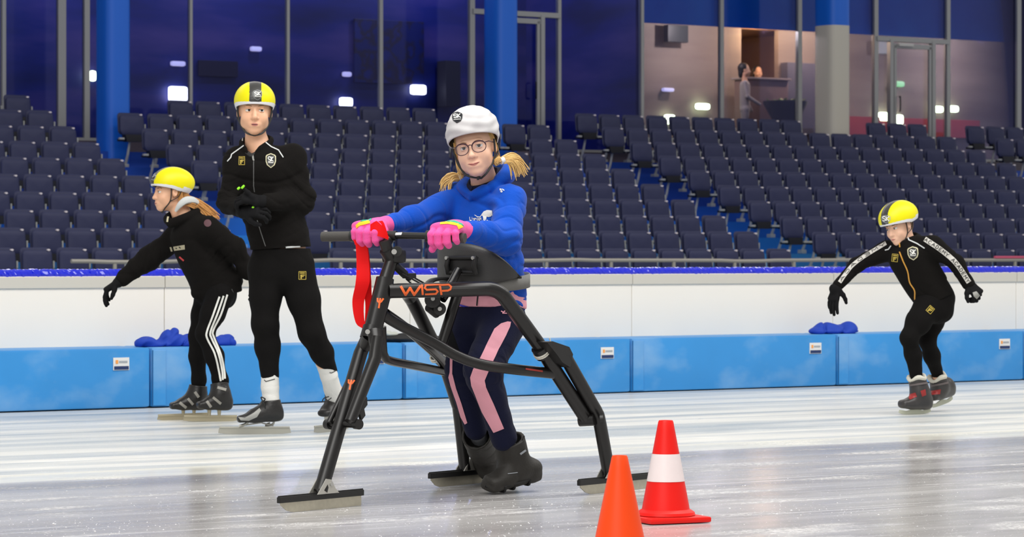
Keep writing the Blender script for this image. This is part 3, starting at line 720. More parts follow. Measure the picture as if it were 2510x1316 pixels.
m_btight = mat('black_tights', (.006, .0055, .0055), .9, spec=.12, sheen=.0, bump=.3, bscale=300)
m_bglove = mat('black_glove', (.007, .007, .008), .85, spec=.15, bump=.4, bscale=300)
m_pipe = mat('reflective_piping', (.62, .64, .64), .5); m_gold = mat('gold_print', (.48, .36, .06), .5); m_wprint = mat('white_print', (.78, .78, .74), .5)
m_cream = mat('cream_print', (.62, .58, .38), .5); m_zip = mat('zip_grey', (.12, .12, .12), .4, metal=.4)
m_bshoe = mat('black_boot', (.012, .011, .011), .35, bump=.3, bscale=90); m_steel = mat('blade_steel', (.42, .41, .37), .32, metal=.7); m_steel2 = mat('blade_tan', (.45, .40, .28), .4, metal=.4)
m_sole = mat('rubber_sole', (.01, .01, .01), .7)

def frame(fwd, up):
    """right-handed axes: columns = person's right-to-left?  x = right-hand side seen from behind, y = forward, z = up"""
    y = unit(fwd); z = np.array(up, float); z = unit(z - y * z.dot(y)); x = np.cross(y, z); return np.stack([x, y, z], 1)
class Head:
    """eyes at the origin; x to the person's right, y out of the face, z up; s = size (1 = adult)"""
    def __init__(s, c, fwd, up, size): s.c = np.array(c, float); s.R = frame(fwd, up); s.s = size
    def w(s, x, y, z): return s.c + s.R @ (np.array([x, y, z]) * s.s)
    def e(s, c, r, k=.012): return ell(s.w(*c), np.array(r) * s.s, s.R, k * s.s)
    def prims(s, child=False, smile=False):
        j = .9 if child else 1.0; p = []
        p.append(s.e((0, -.022, .040), (.076, .095, .085), 0))
        p.append(s.e((0, .020, -.020), (.066, .070, .080), .03))
        p.append(s.e((0, .028, -.066), (.048, .055, .045), .03))
        p.append(s.e((0, .062, -.100), (.022, .020, .017), .03))
        for a in (-1, 1):
            p.append(s.e((a * .036, .054, -.038), (.026, .026, .026), .02))
            p.append(s.e((a * (.040 if child else .045), .012, -.066), (.020, .034, .026), .025))
            p.append(s.e((a * .030, .078, .021), (.018, .004, .004), .016))
            for y_, z_, r_ in ((.004, .004, (.006, .016, .022)), (-.006, -.014, (.007, .015, .022))):
                p.append(s.e((a * .080, y_ - .012, z_ - .008), (.007, .017, .028), .008)) if r_[0] == .006 else p.append(s.e((a * .077, -.002, -.012), (.008, .01, .02), .01))
        p.append(cap(s.w(0, .080, .006), s.w(0, .103 if not child else .099, -.034), .0085 * s.s, .0118 * s.s, .014 * s.s))
        p.append(s.e((0, .100, -.037), (.0125, .011, .0095), .006))
        for a in (-1, 1): p.append(s.e((a * .0125, .090, -.040), (.0078, .010, .007), .005))
        p.append(s.e((0, .078, -.070), (.027, .014, .016), .014))
        p.append(s.e((0, .0865, -.0655), (.021, .0075, .0045), .005)); p.append(s.e((0, .0845, -.0765), (.018, .0078, .0058), .006))
        return p
    def carve(s):
        c = []
        for a in (-1, 1):
            c.append(s.e((a * .031, .095, .001), (.0185, .0165, .0115), .012))
            c.append(s.e((a * .0065, .098, -.046), (.0032, .006, .0024), .002))
            c.append(s.e((a * .0865, -.012, -.004), (.0045, .010, .016), .005))
        return c
    def lids(s): 
        p = []
        for a in (-1, 1):
            p.append(s.e((a * .031, .0715, .0), (.0166, .0157, .0150), .003))
        return p
    def on(s, bvh, x, z, off=0.0):
        o = s.w(x, .25, z); hit = bvh.ray_cast(Vector(o), Vector(-s.R[:, 1]))
        return (np.array(hit[0]) if hit[0] is not None else s.w(x, .08, z)) + s.R[:, 1] * off * s.s
    def bits(s, parent, bvh, gaze=(0, 0), brow=m_browl, mouth=0, iris=m_iris, browup=0):
        """eyeballs, irises, brows, lips as parts"""
        for a in (-1, 1):
            c = s.w(a * .031, .0712, .0); R_ = .0142 * s.s
            V, Fc = sphere(c, R_, 16, 12); eb = put('eyeball', V, Fc, m_eye, parent, True)
            g = unit(s.R @ np.array([math.sin(gaze[0]), 1, math.sin(gaze[1])]))
            V, Fc = capdisc(c, g, R_, .47, 1.012); put('iris', V, Fc, iris, eb, True)
            V, Fc = capdisc(c, g, R_, .21, 1.025); put('pupil', V, Fc, m_pupil, eb, True)
            pts = [s.w(a * .031 + .0150 * math.sin(t), .0712 + .0162 * math.cos(t), .0052 - .0030 * abs(t) ** 2.2) for t in np.linspace(-1.0, 1.0, 11)]
            MB().tube(pts, [x * s.s for x in (.0003, .0007, .0010, .0012, .0013, .0013, .0013, .0012, .0010, .0007, .0003)], 6).put('eyelid_line', m_browd, parent, True)
            pts = [s.on(bvh, a * (.015 + .034 * t), .0180 + browup + .0055 * math.sin(t * 2.5) - .003 * t, .0004) for t in np.linspace(0, 1, 8)]
            MB().tube(pts, [x * s.s for x in (.0014, .0022, .0026, .0026, .0024, .0020, .0014, .0005)], 7).put('eyebrow', brow, parent, True)
        sm = .0035 if mouth == 1 else 0; up_ = .0045 if mouth == 1 else 0; op = .0022 if mouth == 2 else 0
        def lip(z0, w_, r_, bow, off):
            pts = [s.on(bvh, t * w_, z0 + bow(t), off) for t in np.linspace(-1, 1, 13)]
            return MB().tube(pts, [r_ * (1 - abs(t) ** 2.4 * .8) * s.s for t in np.linspace(-1, 1, 13)], 9)
        lip(-.0674 + op, .0200 + sm, .0027, lambda t: up_ * t * t - (.003 * t * t if not sm else 0) - .0010 * math.exp(-(t / .18) ** 2), -.0010).put('lips', m_lip, parent, True)
        lip(-.0733 - op, .0175 + sm, .0034, lambda t: (.0045 + up_) * t * t, -.0012).put('lips', m_lip, parent, True)
        if mouth == 2: MB().tube([s.on(bvh, t * .016, -.0706, .0002) for t in np.linspace(-1, 1, 9)], [x * s.s for x in (.0006, .0018, .0026, .003, .0032, .003, .0026, .0018, .0006)], 8).put('mouth_opening', m_mouth, parent, True)
        else: MB().tube([s.on(bvh, t * (.0205 + sm), -.0705 + (up_ + .001) * t * t, .0018 * (1 - t * t)) for t in np.linspace(-1, 1, 11)], .0008 * s.s, 6).put('lip_line', m_mouth, parent, True)
def sphere(c, r, n=20, m=12):
    V = [np.array(c) + r * np.array([math.sin(math.pi * i / m) * math.cos(2 * math.pi * j / n), math.sin(math.pi * i / m) * math.sin(2 * math.pi * j / n), math.cos(math.pi * i / m)]) for i in range(m + 1) for j in range(n)]
    return V, [(i * n + j, (i + 1) * n + j, (i + 1) * n + (j + 1) % n, i * n + (j + 1) % n) for i in range(m) for j in range(n)]
def capdisc(c, g, r, ang, k, n=18):
    g = unit(g); a = unit(np.cross(g, Z)); b = np.cross(g, a); V = [np.array(c) + g * r * k]
    for q in (.5, 1):
        for j in range(n): t = 2 * math.pi * j / n; V.append(np.array(c) + r * k * (g * math.cos(ang * q) + (a * math.cos(t) + b * math.sin(t)) * math.sin(ang * q)))
    Fc = [(0, 1 + j, 1 + (j + 1) % n) for j in range(n)] + [(1 + j, 1 + n + j, 1 + n + (j + 1) % n, 1 + (j + 1) % n) for j in range(n)]
    return V, Fc

def helmet(head, parent, kind='race', sc_=1.0, cz=.048, r=(.102, .128, .098), rim=(.030, -.005, -.030), band=(-.030, .030)):
    """short-track helmet: skin of an egg above a rim line; kind 'race' = yellow with a black band and white rim, 'cover' = white cloth cover"""
    na, nt_ = 220, 96; C = (0, -.016, cz); pts = np.zeros((nt_ + 1, na, 3)); r = np.array(r) * sc_
    def rimz(a):   # a = 0 at the front
        f = math.cos(a); return rim[0] * max(f, 0) ** .8 + rim[1] * (1 - abs(f)) + rim[2] * max(-f, 0) ** .8
    hd = MB(); allV = []
    for j in range(na):
        a = 2 * math.pi * j / na; dx, dy = math.sin(a), math.cos(a)
        zr = rimz(a) - cz; th_r = math.acos(max(-.75, min(.95, zr / r[2])))
        for i in range(nt_ + 1):
            th = th_r * (i / nt_) ** .92; st = math.sin(th); ex = 1.0
            x = r[0] * st * dx; y = r[1] * st * dy; z = r[2] * math.cos(th)
            if kind == 'cover':
                q = 1 + .018 * math.sin(5 * a + 4 * th) * st + .012 * math.sin(9 * a - 7 * th + 1) * st + .012 * math.sin(17 * th + 3 * math.sin(2 * a)) * st; x, y, z = x * q, y * q, z * (1 + (q - 1) * .8)
            else:
                y += -.012 * max(0, -dy) * st ** 4
            pts[i, j] = head.w(C[0] + x, C[1] + y, C[2] + z)
    def idx(i, j): return i * na + j % na
    V = [pts[i, j] for i in range(nt_ + 1) for j in range(na)]
    # inner lip
    ctr = head.w(*C); base = len(V)
    for j in range(na): V.append(ctr + (pts[nt_, j] - ctr) * .955 - head.R[:, 2] * .002)
    for j in range(na): V.append(ctr + (pts[nt_, j] - ctr) * .90 + head.R[:, 2] * .016)
    base2 = base + 2 * na; V.append(head.w(0, -.016, cz + .06)); 
    groups = {'shell': [], 'band': [], 'rim': [], 'liner': []}
    for i in range(nt_):
        for j in range(na):
            f = (idx(i + 1, j), idx(i + 1, j + 1), idx(i, j + 1), idx(i, j)); c = sum(V[q] for q in f) / 4; l = head.R.T @ (c - head.c) / head.s
            a = 2 * math.pi * (j + .5) / na; side = abs(math.sin(a))
            if kind == 'cover': groups['shell'].append(f); continue
            rw = .010 + .010 * side ** 2 + (.012 if math.cos(a) < -.3 else 0)
            if l[2] - rimz(a) < rw: groups['rim'].append(f)
            elif band[0] < l[0] < band[1] and (l[1] > -.10): groups['band'].append(f)
            else: groups['shell'].append(f)
    lip = [(idx(nt_, j), base + j, base + (j + 1) % na, idx(nt_, j + 1)) for j in range(na)]
    lin = [(base + j, base + na + j, base + na + (j + 1) % na, base + (j + 1) % na) for j in range(na)] + [(base + na + j, base2, base + na + (j + 1) % na) for j in range(na)]
    if kind == 'cover': groups['shell'] += lip
    else: groups['rim'] += lip
    groups['liner'] = lin
    ms = {'shell': (m_yel if kind == 'race' else m_cover), 'band': m_hblk, 'rim': m_hwht, 'liner': m_hblk}
    def sub(nm, fs, m, par):
        u = sorted({q for f in fs for q in f}); mp = {q: i for i, q in enumerate(u)}
        return put(nm, [V[q] for q in u], [[mp[q] for q in f] for f in fs], m, par, True)
    h = sub('helmet', groups['shell'], ms['shell'], parent)
    if kind == 'race': sub('centre_band', groups['band'], m_hblk, h); sub('rim', groups['rim'], m_hwht, h)
    sub('liner', groups['liner'], m_hblk, h)
    fc = [f for g in ('shell', 'band', 'rim') for f in groups[g]]
    return h, bvh_of(V, fc)
def tri_faces(Fc): return Fc
m_cover = mat('white_cover_cloth', (.56, .55, .56), .75, bump=.15, bscale=60)

def strap(head, parent, chin=(0, .075, -.125), side=.078, ear_y=.0, extra=None, r=.0035):
    for a in (-1, 1):
        pts = bez([head.w(a * (side + .004), ear_y + .022, .02), head.w(a * side, ear_y + .022, -.02), head.w(a * (side * .88), ear_y + .028, -.062), head.w(a * side * .5, ear_y + .055, -.108), head.w(*chin)], 6)
        MB().tube(pts, r * head.s * 1.2, 8, flat=.6, up=head.R[:, 1]).put('chin_strap', m_strap, parent, True)
        pts = bez([head.w(a * (side + .004), ear_y - .045, .005), head.w(a * (side + .002), ear_y - .02, -.035), head.w(a * (side * .88), ear_y + .026, -.060)], 6)
        MB().tube(pts, r * head.s, 8, flat=.6, up=head.R[:, 1]).put('rear_strap', m_strap, parent, True)

def hand(wrist, knuck, nrm, s, thumb=1, curl=(.3, .5, .4), spread=.10, fat=1.0, tcurl=.35, tdir=None, curls=None, k=.006):
    """palm from wrist towards the knuckles; nrm = back of the hand; thumb = +1/-1: which side (cross(fwd, nrm))"""
    f = unit(np.array(knuck) - np.array(wrist)); n = np.array(nrm, float); n = unit(n - f * n.dot(f)); sd = np.cross(f, n) * thumb   # towards the thumb
    w0 = np.array(wrist, float); pr = [slab(w0, w0 + f * .082 * s, .026 * s * fat, .019 * s * fat, .040 * s * fat, .0155 * s * fat, sd, k * 1.5, 2.6)]
    offs = (.029, .0098, -.0098, -.028); Ls = ((.043, .026, .021), (.048, .030, .022), (.045, .028, .022), (.035, .021, .019)); tips = []
    for i in range(4):
        p = w0 + f * (.083 - (.004 if i in (0, 2) else 0) - (.010 if i == 3 else 0)) * s + sd * offs[i] * s * (1 + (fat - 1) * .8); d = unit(f + sd * spread * (1.5 - i) * .9); r0 = .0092 * s * fat * (1 if i < 3 else .88)
        cu = curls[i] if curls else curl; ang = 0; P_ = [p - d * .02 * s, p]
        for q in range(3):
            ang += cu[q]; dd = d * math.cos(ang) - n * math.sin(ang); p = p + dd * Ls[i][q] * s; P_.append(p)
        pr += chain(P_, [r0 * 1.05, r0 * 1.07, r0 * 1.03, r0, r0 * .88], .002); tips.append((P_[-2], P_[-1], r0))
    tb = w0 + f * .022 * s + sd * .024 * s - n * .004 * s
    td = unit(tdir) if tdir is not None else unit(f * .62 + sd * .72 - n * .28)
    t1 = tb + td * .038 * s; t2 = t1 + unit(td * math.cos(tcurl) + unit(f - sd * .6 - n * .5) * math.sin(tcurl)) * .030 * s; t3 = t2 + unit(td * math.cos(tcurl * 2) + unit(f - sd * .8 - n * .5) * math.sin(tcurl * 2)) * .025 * s
    pr += chain([tb, t1, t2, t3], [.0145 * s * fat, .0118 * s * fat, .0100 * s * fat, .0085 * s * fat], k * 1.4)
    return pr, tips, (t2, t3)

def body(name, prims, head, base, label, group=None, mskin=m_skin, child=False, hv=.0024, neck=None):
    """one skin body: coarse trunk and limbs, finely meshed head and neck of the same figure"""
    V1, F1 = sdf_mesh(prims, .0065)
    hp = head.prims(child) + neck
    V2, F2 = sdf_mesh(hp, hv, carve=head.carve())
    # lids after carving
    V = list(V1) + list(V2); Fc = list(F1) + [tuple(i + len(V1) for i in f) for f in F2]
    V3, F3 = sdf_mesh(head.lids(), hv * .8, cuts=[half(head.w(0, 0, .0050), -head.R[:, 2])])
    k = len(V); V += list(V3); Fc += [tuple(i + k for i in f) for f in F3]
    V4, F4 = sdf_mesh(head.lids(), hv * .8, cuts=[half(head.w(0, 0, -.0060), head.R[:, 2])])
    k = len(V); V += list(V4); Fc += [tuple(i + k for i in f) for f in F4]
    o = put(name, V, Fc, mskin, None, True, base); props(o, label, 'person', group)
    return o, bvh_of(list(V2), [tuple(f) for f in F2])
def cloth(name, prims, h, m, parent, **kw):
    V, Fc = sdf_mesh(prims, h, **kw); o = put(name, V, Fc, m, parent, True); return o, bvh_of(V, Fc)
def hair_lock(pts, r0, seed=0, n=14, spread=.5, m=None, name='hair', parent=None, taper=True):
    """a lock of many strands"""
    rg = random.Random(seed); mb = MB(); pts = [np.array(p, float) for p in pts]
    for i in range(n):
        a = rg.uniform(0, 6.28); q = math.sqrt(rg.random()) * r0 * .75; u1 = np.array([math.cos(a), math.sin(a) * .4, math.sin(a)]) * q
        P_ = []
        for j, p in enumerate(pts):
            t = j / (len(pts) - 1); P_.append(p + u1 * (1 + spread * t * 2) + np.array([rg.gauss(0, 1), rg.gauss(0, 1), rg.gauss(0, 1)]) * r0 * .10 * (1 if 0 < j else 0))
        P_ = bez(P_, 4); k = len(P_); mb.tube(P_, [r0 * .26 * (1 - (.75 * (j / k) if taper else .1)) for j in range(k)], 5)
    return mb.put(name, m, parent, True)

# ================================================================== RUNNING FRAME ON SKIDS
HD = unit([-.622, -.783, 0]); LT = unit([.783, -.622, 0]); F0 = np.array([-.692, 10.9, 0])
def VP(x, y, lat):
    """the point seen at pixel (x, y) that lies lat metres to the rider's left of the frame's middle plane"""
    r = ray(x, y); s = (lat + (F0 - CAM).dot(LT)) / r.dot(LT); return CAM + r * s
def SP(x, y): return px_of(P(x, y, 10))
m_tube = mat('satin_black_tube', (.006, .0055, .0055), .32, metal=.0, spec=.5); m_joint = mat('black_joint', (.008, .008, .008), .45)
m_orange = mat('orange_decal', (.80, .13, .02), .5); m_rib = mat('red_ribbon', (.80, .004, .005), .6, spec=.2, bump=.1, bscale=30); m_tie = mat('cable_tie', (.72, .70, .62), .5)
m_bolt = mat('bolt_steel', (.5, .5, .48), .3, metal=.8); m_grip = mat('foam_grip', (.055, .052, .048), .75, bump=.3, bscale=240)
wk = empty('running_frame', F0, 'black three-legged tubular running frame on ice skids with orange lettering', 'frame')
BVW = []
def wtube(name, pts, r, m=m_tube, bz=0, par=None, n=16):
    p = bez(pts, bz) if bz else pts; mb = MB().tube(p, r, n); BVW.append(bvh_of(mb.V, mb.F)); return mb.put(name, m, par or wk, True)
# steering column, head tube, fork crown
ht_a, ht_b = VP(949, 640, 0), VP(912, 805, 0); hdir = unit(ht_b - ht_a)
hp = VP(944, 690, 0)
wtube('head_tube', [VP(944, 682, 0), VP(941, 700, 0), VP(915, 805, 0)], [.0335, .0350, .0340])
wtube('steering_tube', [VP(963, 625, 0), VP(943, 690, 0)], [.0235, .0255])
mb = MB().tube([VP(945, 612, 0), VP(961, 640, 0)], .024, 14).tube([VP(942, 588, 0), VP(953, 628, 0)], .022, 12).tube([VP(975, 616, -.035), VP(972, 616, .035)], .020, 12).box(VP(966, 628, 0), (.075, .06, .05), (LT, HD, Z), .012)
mb.put('stem_joint', m_joint, wk, True)
MB().tube([VP(966, 617, .052), VP(966, 617, .060)], .010, 12).put('bolt', m_bolt, wk, True)

BD = unit([.93, -.36, 0]); HB = unit([-.36, -.93, 0]); BC = VP(958, 577, 0)   # the bar is turned a little against the frame
def BP(x, y):
    r = ray(x, y); s = (BC - CAM).dot(HB) / r.dot(HB); return CAM + r * s
bar = [BP(800, 580), BP(870, 578), BP(958, 577), BP(1060, 579), BP(1120, 583)]
BARP = bar
wtube('handlebar', bar, .0125, bz=6)
MB().tube([BP(942, 578), BP(972, 578)], .0185, 14).tube([VP(944, 604, .0), BP(954, 584)], .019, 12).put('bar_clamp', m_joint, wk, True)
wtube('grip', [BP(790, 580), BP(860, 579)], .0185, m_grip)
wtube('grip', [BP(1052, 579), BP(1140, 584)], .0185, m_grip)
for x in (864, 1050): wtube('grip_ring', [BP(x - 4, 579), BP(x + 4, 579)], .0215, m_joint)
# brake unit and thin linkage behind the column
MB().tube([VP(966, 648, .0), VP(992, 672, .0)], .016, 10).tube([VP(992, 672, 0), VP(1004, 683, 0)], .011, 8).box(VP(1003, 676, 0), (.03, .05, .02), (LT, HD, Z), .004).put('brake_unit', m_joint, wk, True)
for l, a, b_ in ((.02, (985, 670), (1040, 700)), (-.02, (1000, 672), (1050, 700)), (0, (996, 684), (1020, 706))): MB().tube([VP(*a, l), VP(*b_, l)], .0035, 6).put('link_rod', m_joint, wk, True)
# main tubes of the two sides (side = +1 is the rider's left)
main = wtube('main_tube', [VP(952, 713, .02), VP(1060, 711, .12), VP(1170, 708, .25), VP(1205, 709, .285), VP(1228, 720, .30), VP(1246, 742, .305), VP(1330, 858, .315), VP(1352, 895, .32), VP(1436, 1024, .335)], [.0275] * 9, bz=7)
wtube('main_tube', [VP(950, 716, -.02), VP(975, 712, -.20), VP(992, 714, -.28), VP(1004, 728, -.30), VP(1018, 752, -.305), VP(1076, 868, -.315), VP(1092, 895, -.32)], [.0265] * 7, bz=7)
wtube('lower_tube', [VP(940, 772, .0), VP(975, 794, .02), VP(1060, 838, .08), VP(1120, 872, .14), VP(1180, 893, .20), VP(1260, 905, .27), VP(1362, 916, .32)], [.0205] * 7, bz=6)
wtube('lower_tube', [VP(945, 768, -.0), VP(990, 800, -.03), VP(1040, 842, -.12), VP(1080, 880, -.24), VP(1100, 912, -.31)], [.019] * 5, bz=6)
wtube('lower_loop_tube', [VP(936, 800, -.03), VP(938, 850, -.04), VP(942, 872, -.06), VP(956, 884, -.09), VP(1020, 897, -.19), VP(1105, 914, -.32)], [.0165] * 6, bz=7)
# seat post, plate, clamp and chest-pad arm
wtube('post_tube', [VP(1123, 715, .03), VP(1078, 860, .0)], .0205)
wtube('post_tube', [VP(1100, 712, .0), VP(1085, 735, .0)], .014)
MB().prism([VP(1093, 770, 0), VP(1128, 868, 0), VP(1078, 862, 0)], LT * .006).put('gusset_plate', m_joint, wk)
mb = MB().tube([VP(1060, 735, -.05), VP(1060, 735, .05)], .030, 18).tube([VP(1078, 757, -.03), VP(1078, 757, .04)], .024, 18).tube([VP(1060, 735, 0), VP(1080, 765, 0)], .022, 12).tube([VP(1052, 752, -.01), VP(1072, 768, -.01)], .02, 12)
mb.put('swivel_clamp', m_joint, wk, True)
MB().tube([VP(1061, 732, .055), VP(1061, 732, .062)], .008, 10).put('bolt', m_bolt, wk, True); MB().tube([VP(1078, 757, .045), VP(1078, 757, .052)], .008, 10).put('bolt', m_bolt, wk, True)
wtube('pad_arm', [VP(1085, 722, .02), VP(1108, 692, .03), VP(1192, 660, 0) + HD * .205 + LT * .03 + Z * .0], [.015, .017, .015])
MB().tube(bez([VP(1046, 700, -.02), VP(1060, 687, -.04), VP(1090, 684, -.05), VP(1120, 690, -.04)], 5), .016, 10, flat=.5).put('pad_mount', m_joint, wk, True)
# front fork with its two legs, links and axle
MB().tube([VP(914, 800, 0), VP(908, 830, 0)], [.036, .040], 16).tube([VP(908, 825, 0), VP(896, 850, -.03)], [.034, .026], 14).tube([VP(918, 815, .02), VP(922, 850, .05)], [.030, .024], 14).put('fork_crown', m_tube, wk, True)
wtube('fork_leg', [VP(901, 826, -.04), VP(884, 865, -.045), VP(786, 1205, .0)], [.024, .026, .0265])
wtube('fork_leg', [VP(926, 826, .05), VP(918, 880, .055), VP(858, 1034, .055)], [.024, .024, .021])
wtube('fork_link', [VP(896, 845, -.06), VP(806, 1036, -.06)], .011)
wtube('axle', [VP(803, 1038, -.085), VP(880, 1042, .075)], .0115)
for x, l in ((806, -.08), (876, .07)): wtube('axle_cap', [VP(x - 5, 1039, l - .012), VP(x + 5, 1040, l + .012)], .019, m_joint)
MB().prism([VP(890, 962, .06), VP(897, 975, .06), VP(898, 992, .06), VP(890, 1002, .06), VP(893, 1018, .06), VP(884, 1030, .06), VP(880, 1015, .06), VP(868, 1020, .06), VP(862, 1034, .06), VP(858, 1020, .06), VP(872, 985, .06)], LT * .012).put('brake_plate', m_joint, wk)
MB().tube([VP(901, 813, .035), VP(901, 813, .044)], .009, 12).put('bolt', m_bolt, wk, True)
# rear outriggers
wtube('end_socket', [VP(1421, 1030, .31), VP(1458, 1028, .37)], .024)
MB().prism([VP(1328, 838, .36), VP(1342, 836, .36), VP(1383, 850, .36), VP(1392, 868, .36), VP(1385, 900, .36), VP(1366, 888, .36), VP(1352, 868, .36)], LT * .05).put('outrigger_bracket', m_joint, wk)
wtube('outrigger_leg', [VP(1384, 872, .36), VP(1448, 985, .365), VP(1462, 1010, .365), VP(1470, 1036, .365), VP(1494, 1168, .345)], [.0255] * 5, bz=5)
wtube('pivot', [VP(1470, 1027, .40), VP(1478, 1027, .41)], .016, m_joint)
wtube('outrigger_leg', [VP(1084, 880, -.345), VP(1118, 985, -.35), VP(1124, 1010, -.35), VP(1140, 1152, -.335)], [.0235] * 4, bz=5)
MB().prism([VP(1054, 852, -.345), VP(1066, 846, -.345), VP(1092, 862, -.345), VP(1102, 886, -.345), VP(1088, 900, -.345), VP(1070, 880, -.345)], LT * .05).put('outrigger_bracket', m_joint, wk)
def tie(x, y, lat, tail):
    c = VP(x, y, lat); ax = unit(VP(x + 60, y + 100, lat) - c) if lat > 0 else unit(VP(x + 50, y + 100, lat) - c); a = unit(np.cross(ax, Z)); b_ = np.cross(ax, a)
    ring = [c + (a * math.cos(t) + b_ * math.sin(t)) * .0305 for t in np.linspace(0, 2 * math.pi, 20)]
    k = MB().tube(ring, .0035, 6, up=ax).tube(ring_shift(ring, ax * .008), .0035, 6, up=ax)
    k.box(VP(x + 18, y - 4, lat + .03), (.014, .014, .012), None, .003).tube(bez([VP(x + 18, y - 4, lat + .03), *[VP(x + dx, y + dy, lat + .04) for dx, dy in tail]], 4), .0025, 6)
    return k.put('cable_tie', m_tie, wk, True)
def ring_shift(r, v): return [p + v for p in r]
tie(1327, 862, .315, [(22, -22), (20, -34)]); tie(1072, 872, -.31, [(10, 10), (-8, 12)])
MB().tube([VP(1321, 851, .315), VP(1333, 871, .315)], .0315, 16).put('clamp_band', m_joint, wk, True)
# skids
def skid(name_x0, x1, y0, y1, lat, xh, yh, boot_back=True):
    """black channel with a steel blade along the ride direction"""
    a, b_ = VP(name_x0, y0, lat), VP(x1, y1, lat); ax = unit((b_ - a) * np.array([1, 1, 0])); L = np.linalg.norm((b_ - a)[:2]); mid = (a + b_) / 2; c0 = np.array([mid[0], mid[1], 0]); sd = np.cross(Z, ax)
    g = empty_part('skid', c0, wk)
    n = 14; prof = []
    for i in range(n + 1): t = i / n; prof.append(c0 + ax * (-L / 2 + .01 + (L - .02) * t) + Z * (0.0005 + .030 * max(0, (.17 - t) / .17) ** 2.2))
    V = [p + sd * s for p in prof for s in (-.002, .002)] + [p * np.array([1, 1, 0]) + Z * .045 + sd * s for p in prof for s in (-.002, .002)]; k = 2 * (n + 1); Fc = []
    for i in range(n): Fc += [(2 * i, 2 * i + 2, k + 2 * i + 2, k + 2 * i), (2 * i + 1, k + 2 * i + 1, k + 2 * i + 3, 2 * i + 3), (2 * i, 2 * i + 1, 2 * i + 3, 2 * i + 2)]
    Fc += [(0, k, k + 1, 1), (2 * n, 2 * n + 1, k + 2 * n + 1, k + 2 * n)]
    bl = put('blade', V, Fc, mat('skid_steel', (.50, .47, .38), .3, metal=.75, var=.15, vscale=60), wk)
    MB().box(c0 + Z * .048, (L, .016, .022), (ax, sd, Z), .003).box(c0 + Z * .060, (L, .004, .006), (ax, sd, Z)).put('blade_channel', m_joint, wk)
    hpt = VP(xh, yh, lat); hc = np.array([hpt[0], hpt[1], 0]); q = []
    for s in (-.022, .022):
        MB().prism([hc + ax * -.05 + Z * .058 + sd * s, hc + ax * .065 + Z * .058 + sd * s, hc + ax * .045 + Z * .075 + sd * s, hc + ax * .022 + Z * .108 + sd * s, hc + ax * -.004 + Z * .112 + sd * s, hc + ax * -.022 + Z * .09 + sd * s], sd * .004).put('foot_bracket', mat('bracket_alu', (.50, .49, .45), .35, metal=.6), wk)
    MB().tube([hc + ax * .022 + Z * .092 - sd * .028, hc + ax * .022 + Z * .092 + sd * .028], .008, 12).put('bolt', m_bolt, wk, True)
def empty_part(n, c, p): return None
skid(682, 889, 1240, 1226, 0.0, 790, 1215); skid(1052, 1200, 1184, 1170, -.338, 1146, 1165); skid(1418, 1592, 1206, 1188, .342, 1492, 1190)
# orange lettering and marks on the tubes
wisp = []
def ww(pts, w_=4.6): wisp.extend(stroke(pts, w_))
ww([(983, 703), (994, 722), (1005, 706), (1015, 722), (1030, 702)], 6)
ww([(1034, 699), (1036, 721)], 5); ww([(1042, 699), (1076, 698)], 4); ww([(1044, 699), (1041, 706), (1046, 710), (1068, 709), (1073, 714), (1068, 720), (1043, 721)], 4.4)
ww([(1078, 698), (1082, 721)], 5); ww([(1078, 699), (1100, 698), (1106, 703), (1104, 709), (1098, 712), (1082, 713)], 4.4)
drape('lettering', wisp, BVW, m_orange, wk, .0012, 5)
def psi(c, s_, ang=0):
    o = []; ca, sa = math.cos(ang), math.sin(ang)
    def T(pts): return [(c[0] + (x * ca - y * sa) * s_, c[1] + (x * sa + y * ca) * s_) for x, y in pts]
    o += stroke(T([(-.38, -.5), (-.34, -.1), (-.05, .12), (.22, -.1), (.45, -.52)]), 4.2 * s_ / 16); o += stroke(T([(.02, -.5), (-.08, .9)]), 4.2 * s_ / 16); return o
drape('emblem', psi((931, 740), 16, .1), BVW, m_orange, wk, .0012, 5); drape('emblem', psi((860, 940), 16, .12), BVW, m_orange, wk, .0012, 5)
drape('small_print', [[(1288, 902), (1330, 908), (1330, 912), (1288, 906)]], BVW, mat('dark_red_print', (.30, .03, .02), .5), wk, .0012, 6)
drape('bar_print', [[(965, 571), (986, 570), (984, 576), (963, 577)]], BVW, mat('bar_white', (.6, .6, .62), .4), wk, .0012, 5)

# chest pad with belt
PC = VP(1192, 660, 0)
def padpt(phi, h, r=.0, w_=.178, t_=.150): d = HD * math.cos(phi) * (t_ + r) + LT * math.sin(phi) * (w_ + r); return PC + d + Z * h
nph, nh = 36, 12; V = []; 
for side_ in (0, .022):
    for i in range(nph + 1):
        ph = -1.35 + 2.75 * i / nph; e_ = abs(ph / 1.4) ** 3
        top = .100 - (.135 * abs(ph / 1.4) ** 2.2 if ph > 0 else .03 * e_); bot = -.070 + (.045 * abs(ph / 1.4) ** 1.6 if ph > 0 else .075 * abs(ph / 1.35) ** 2.5)
        for j in range(nh + 1):
            q = j / nh; rr_ = side_ - (.006 if (j in (0, nh)) and side_ else 0); V.append(padpt(ph, bot + (top - bot) * q, rr_))
def gi(s, i, j): return s * (nph + 1) * (nh + 1) + i * (nh + 1) + j
Fc = [(gi(1, i, j), gi(1, i + 1, j), gi(1, i + 1, j + 1), gi(1, i, j + 1)) for i in range(nph) for j in range(nh)] + [(gi(0, i, j), gi(0, i, j + 1), gi(0, i + 1, j + 1), gi(0, i + 1, j)) for i in range(nph) for j in range(nh)]
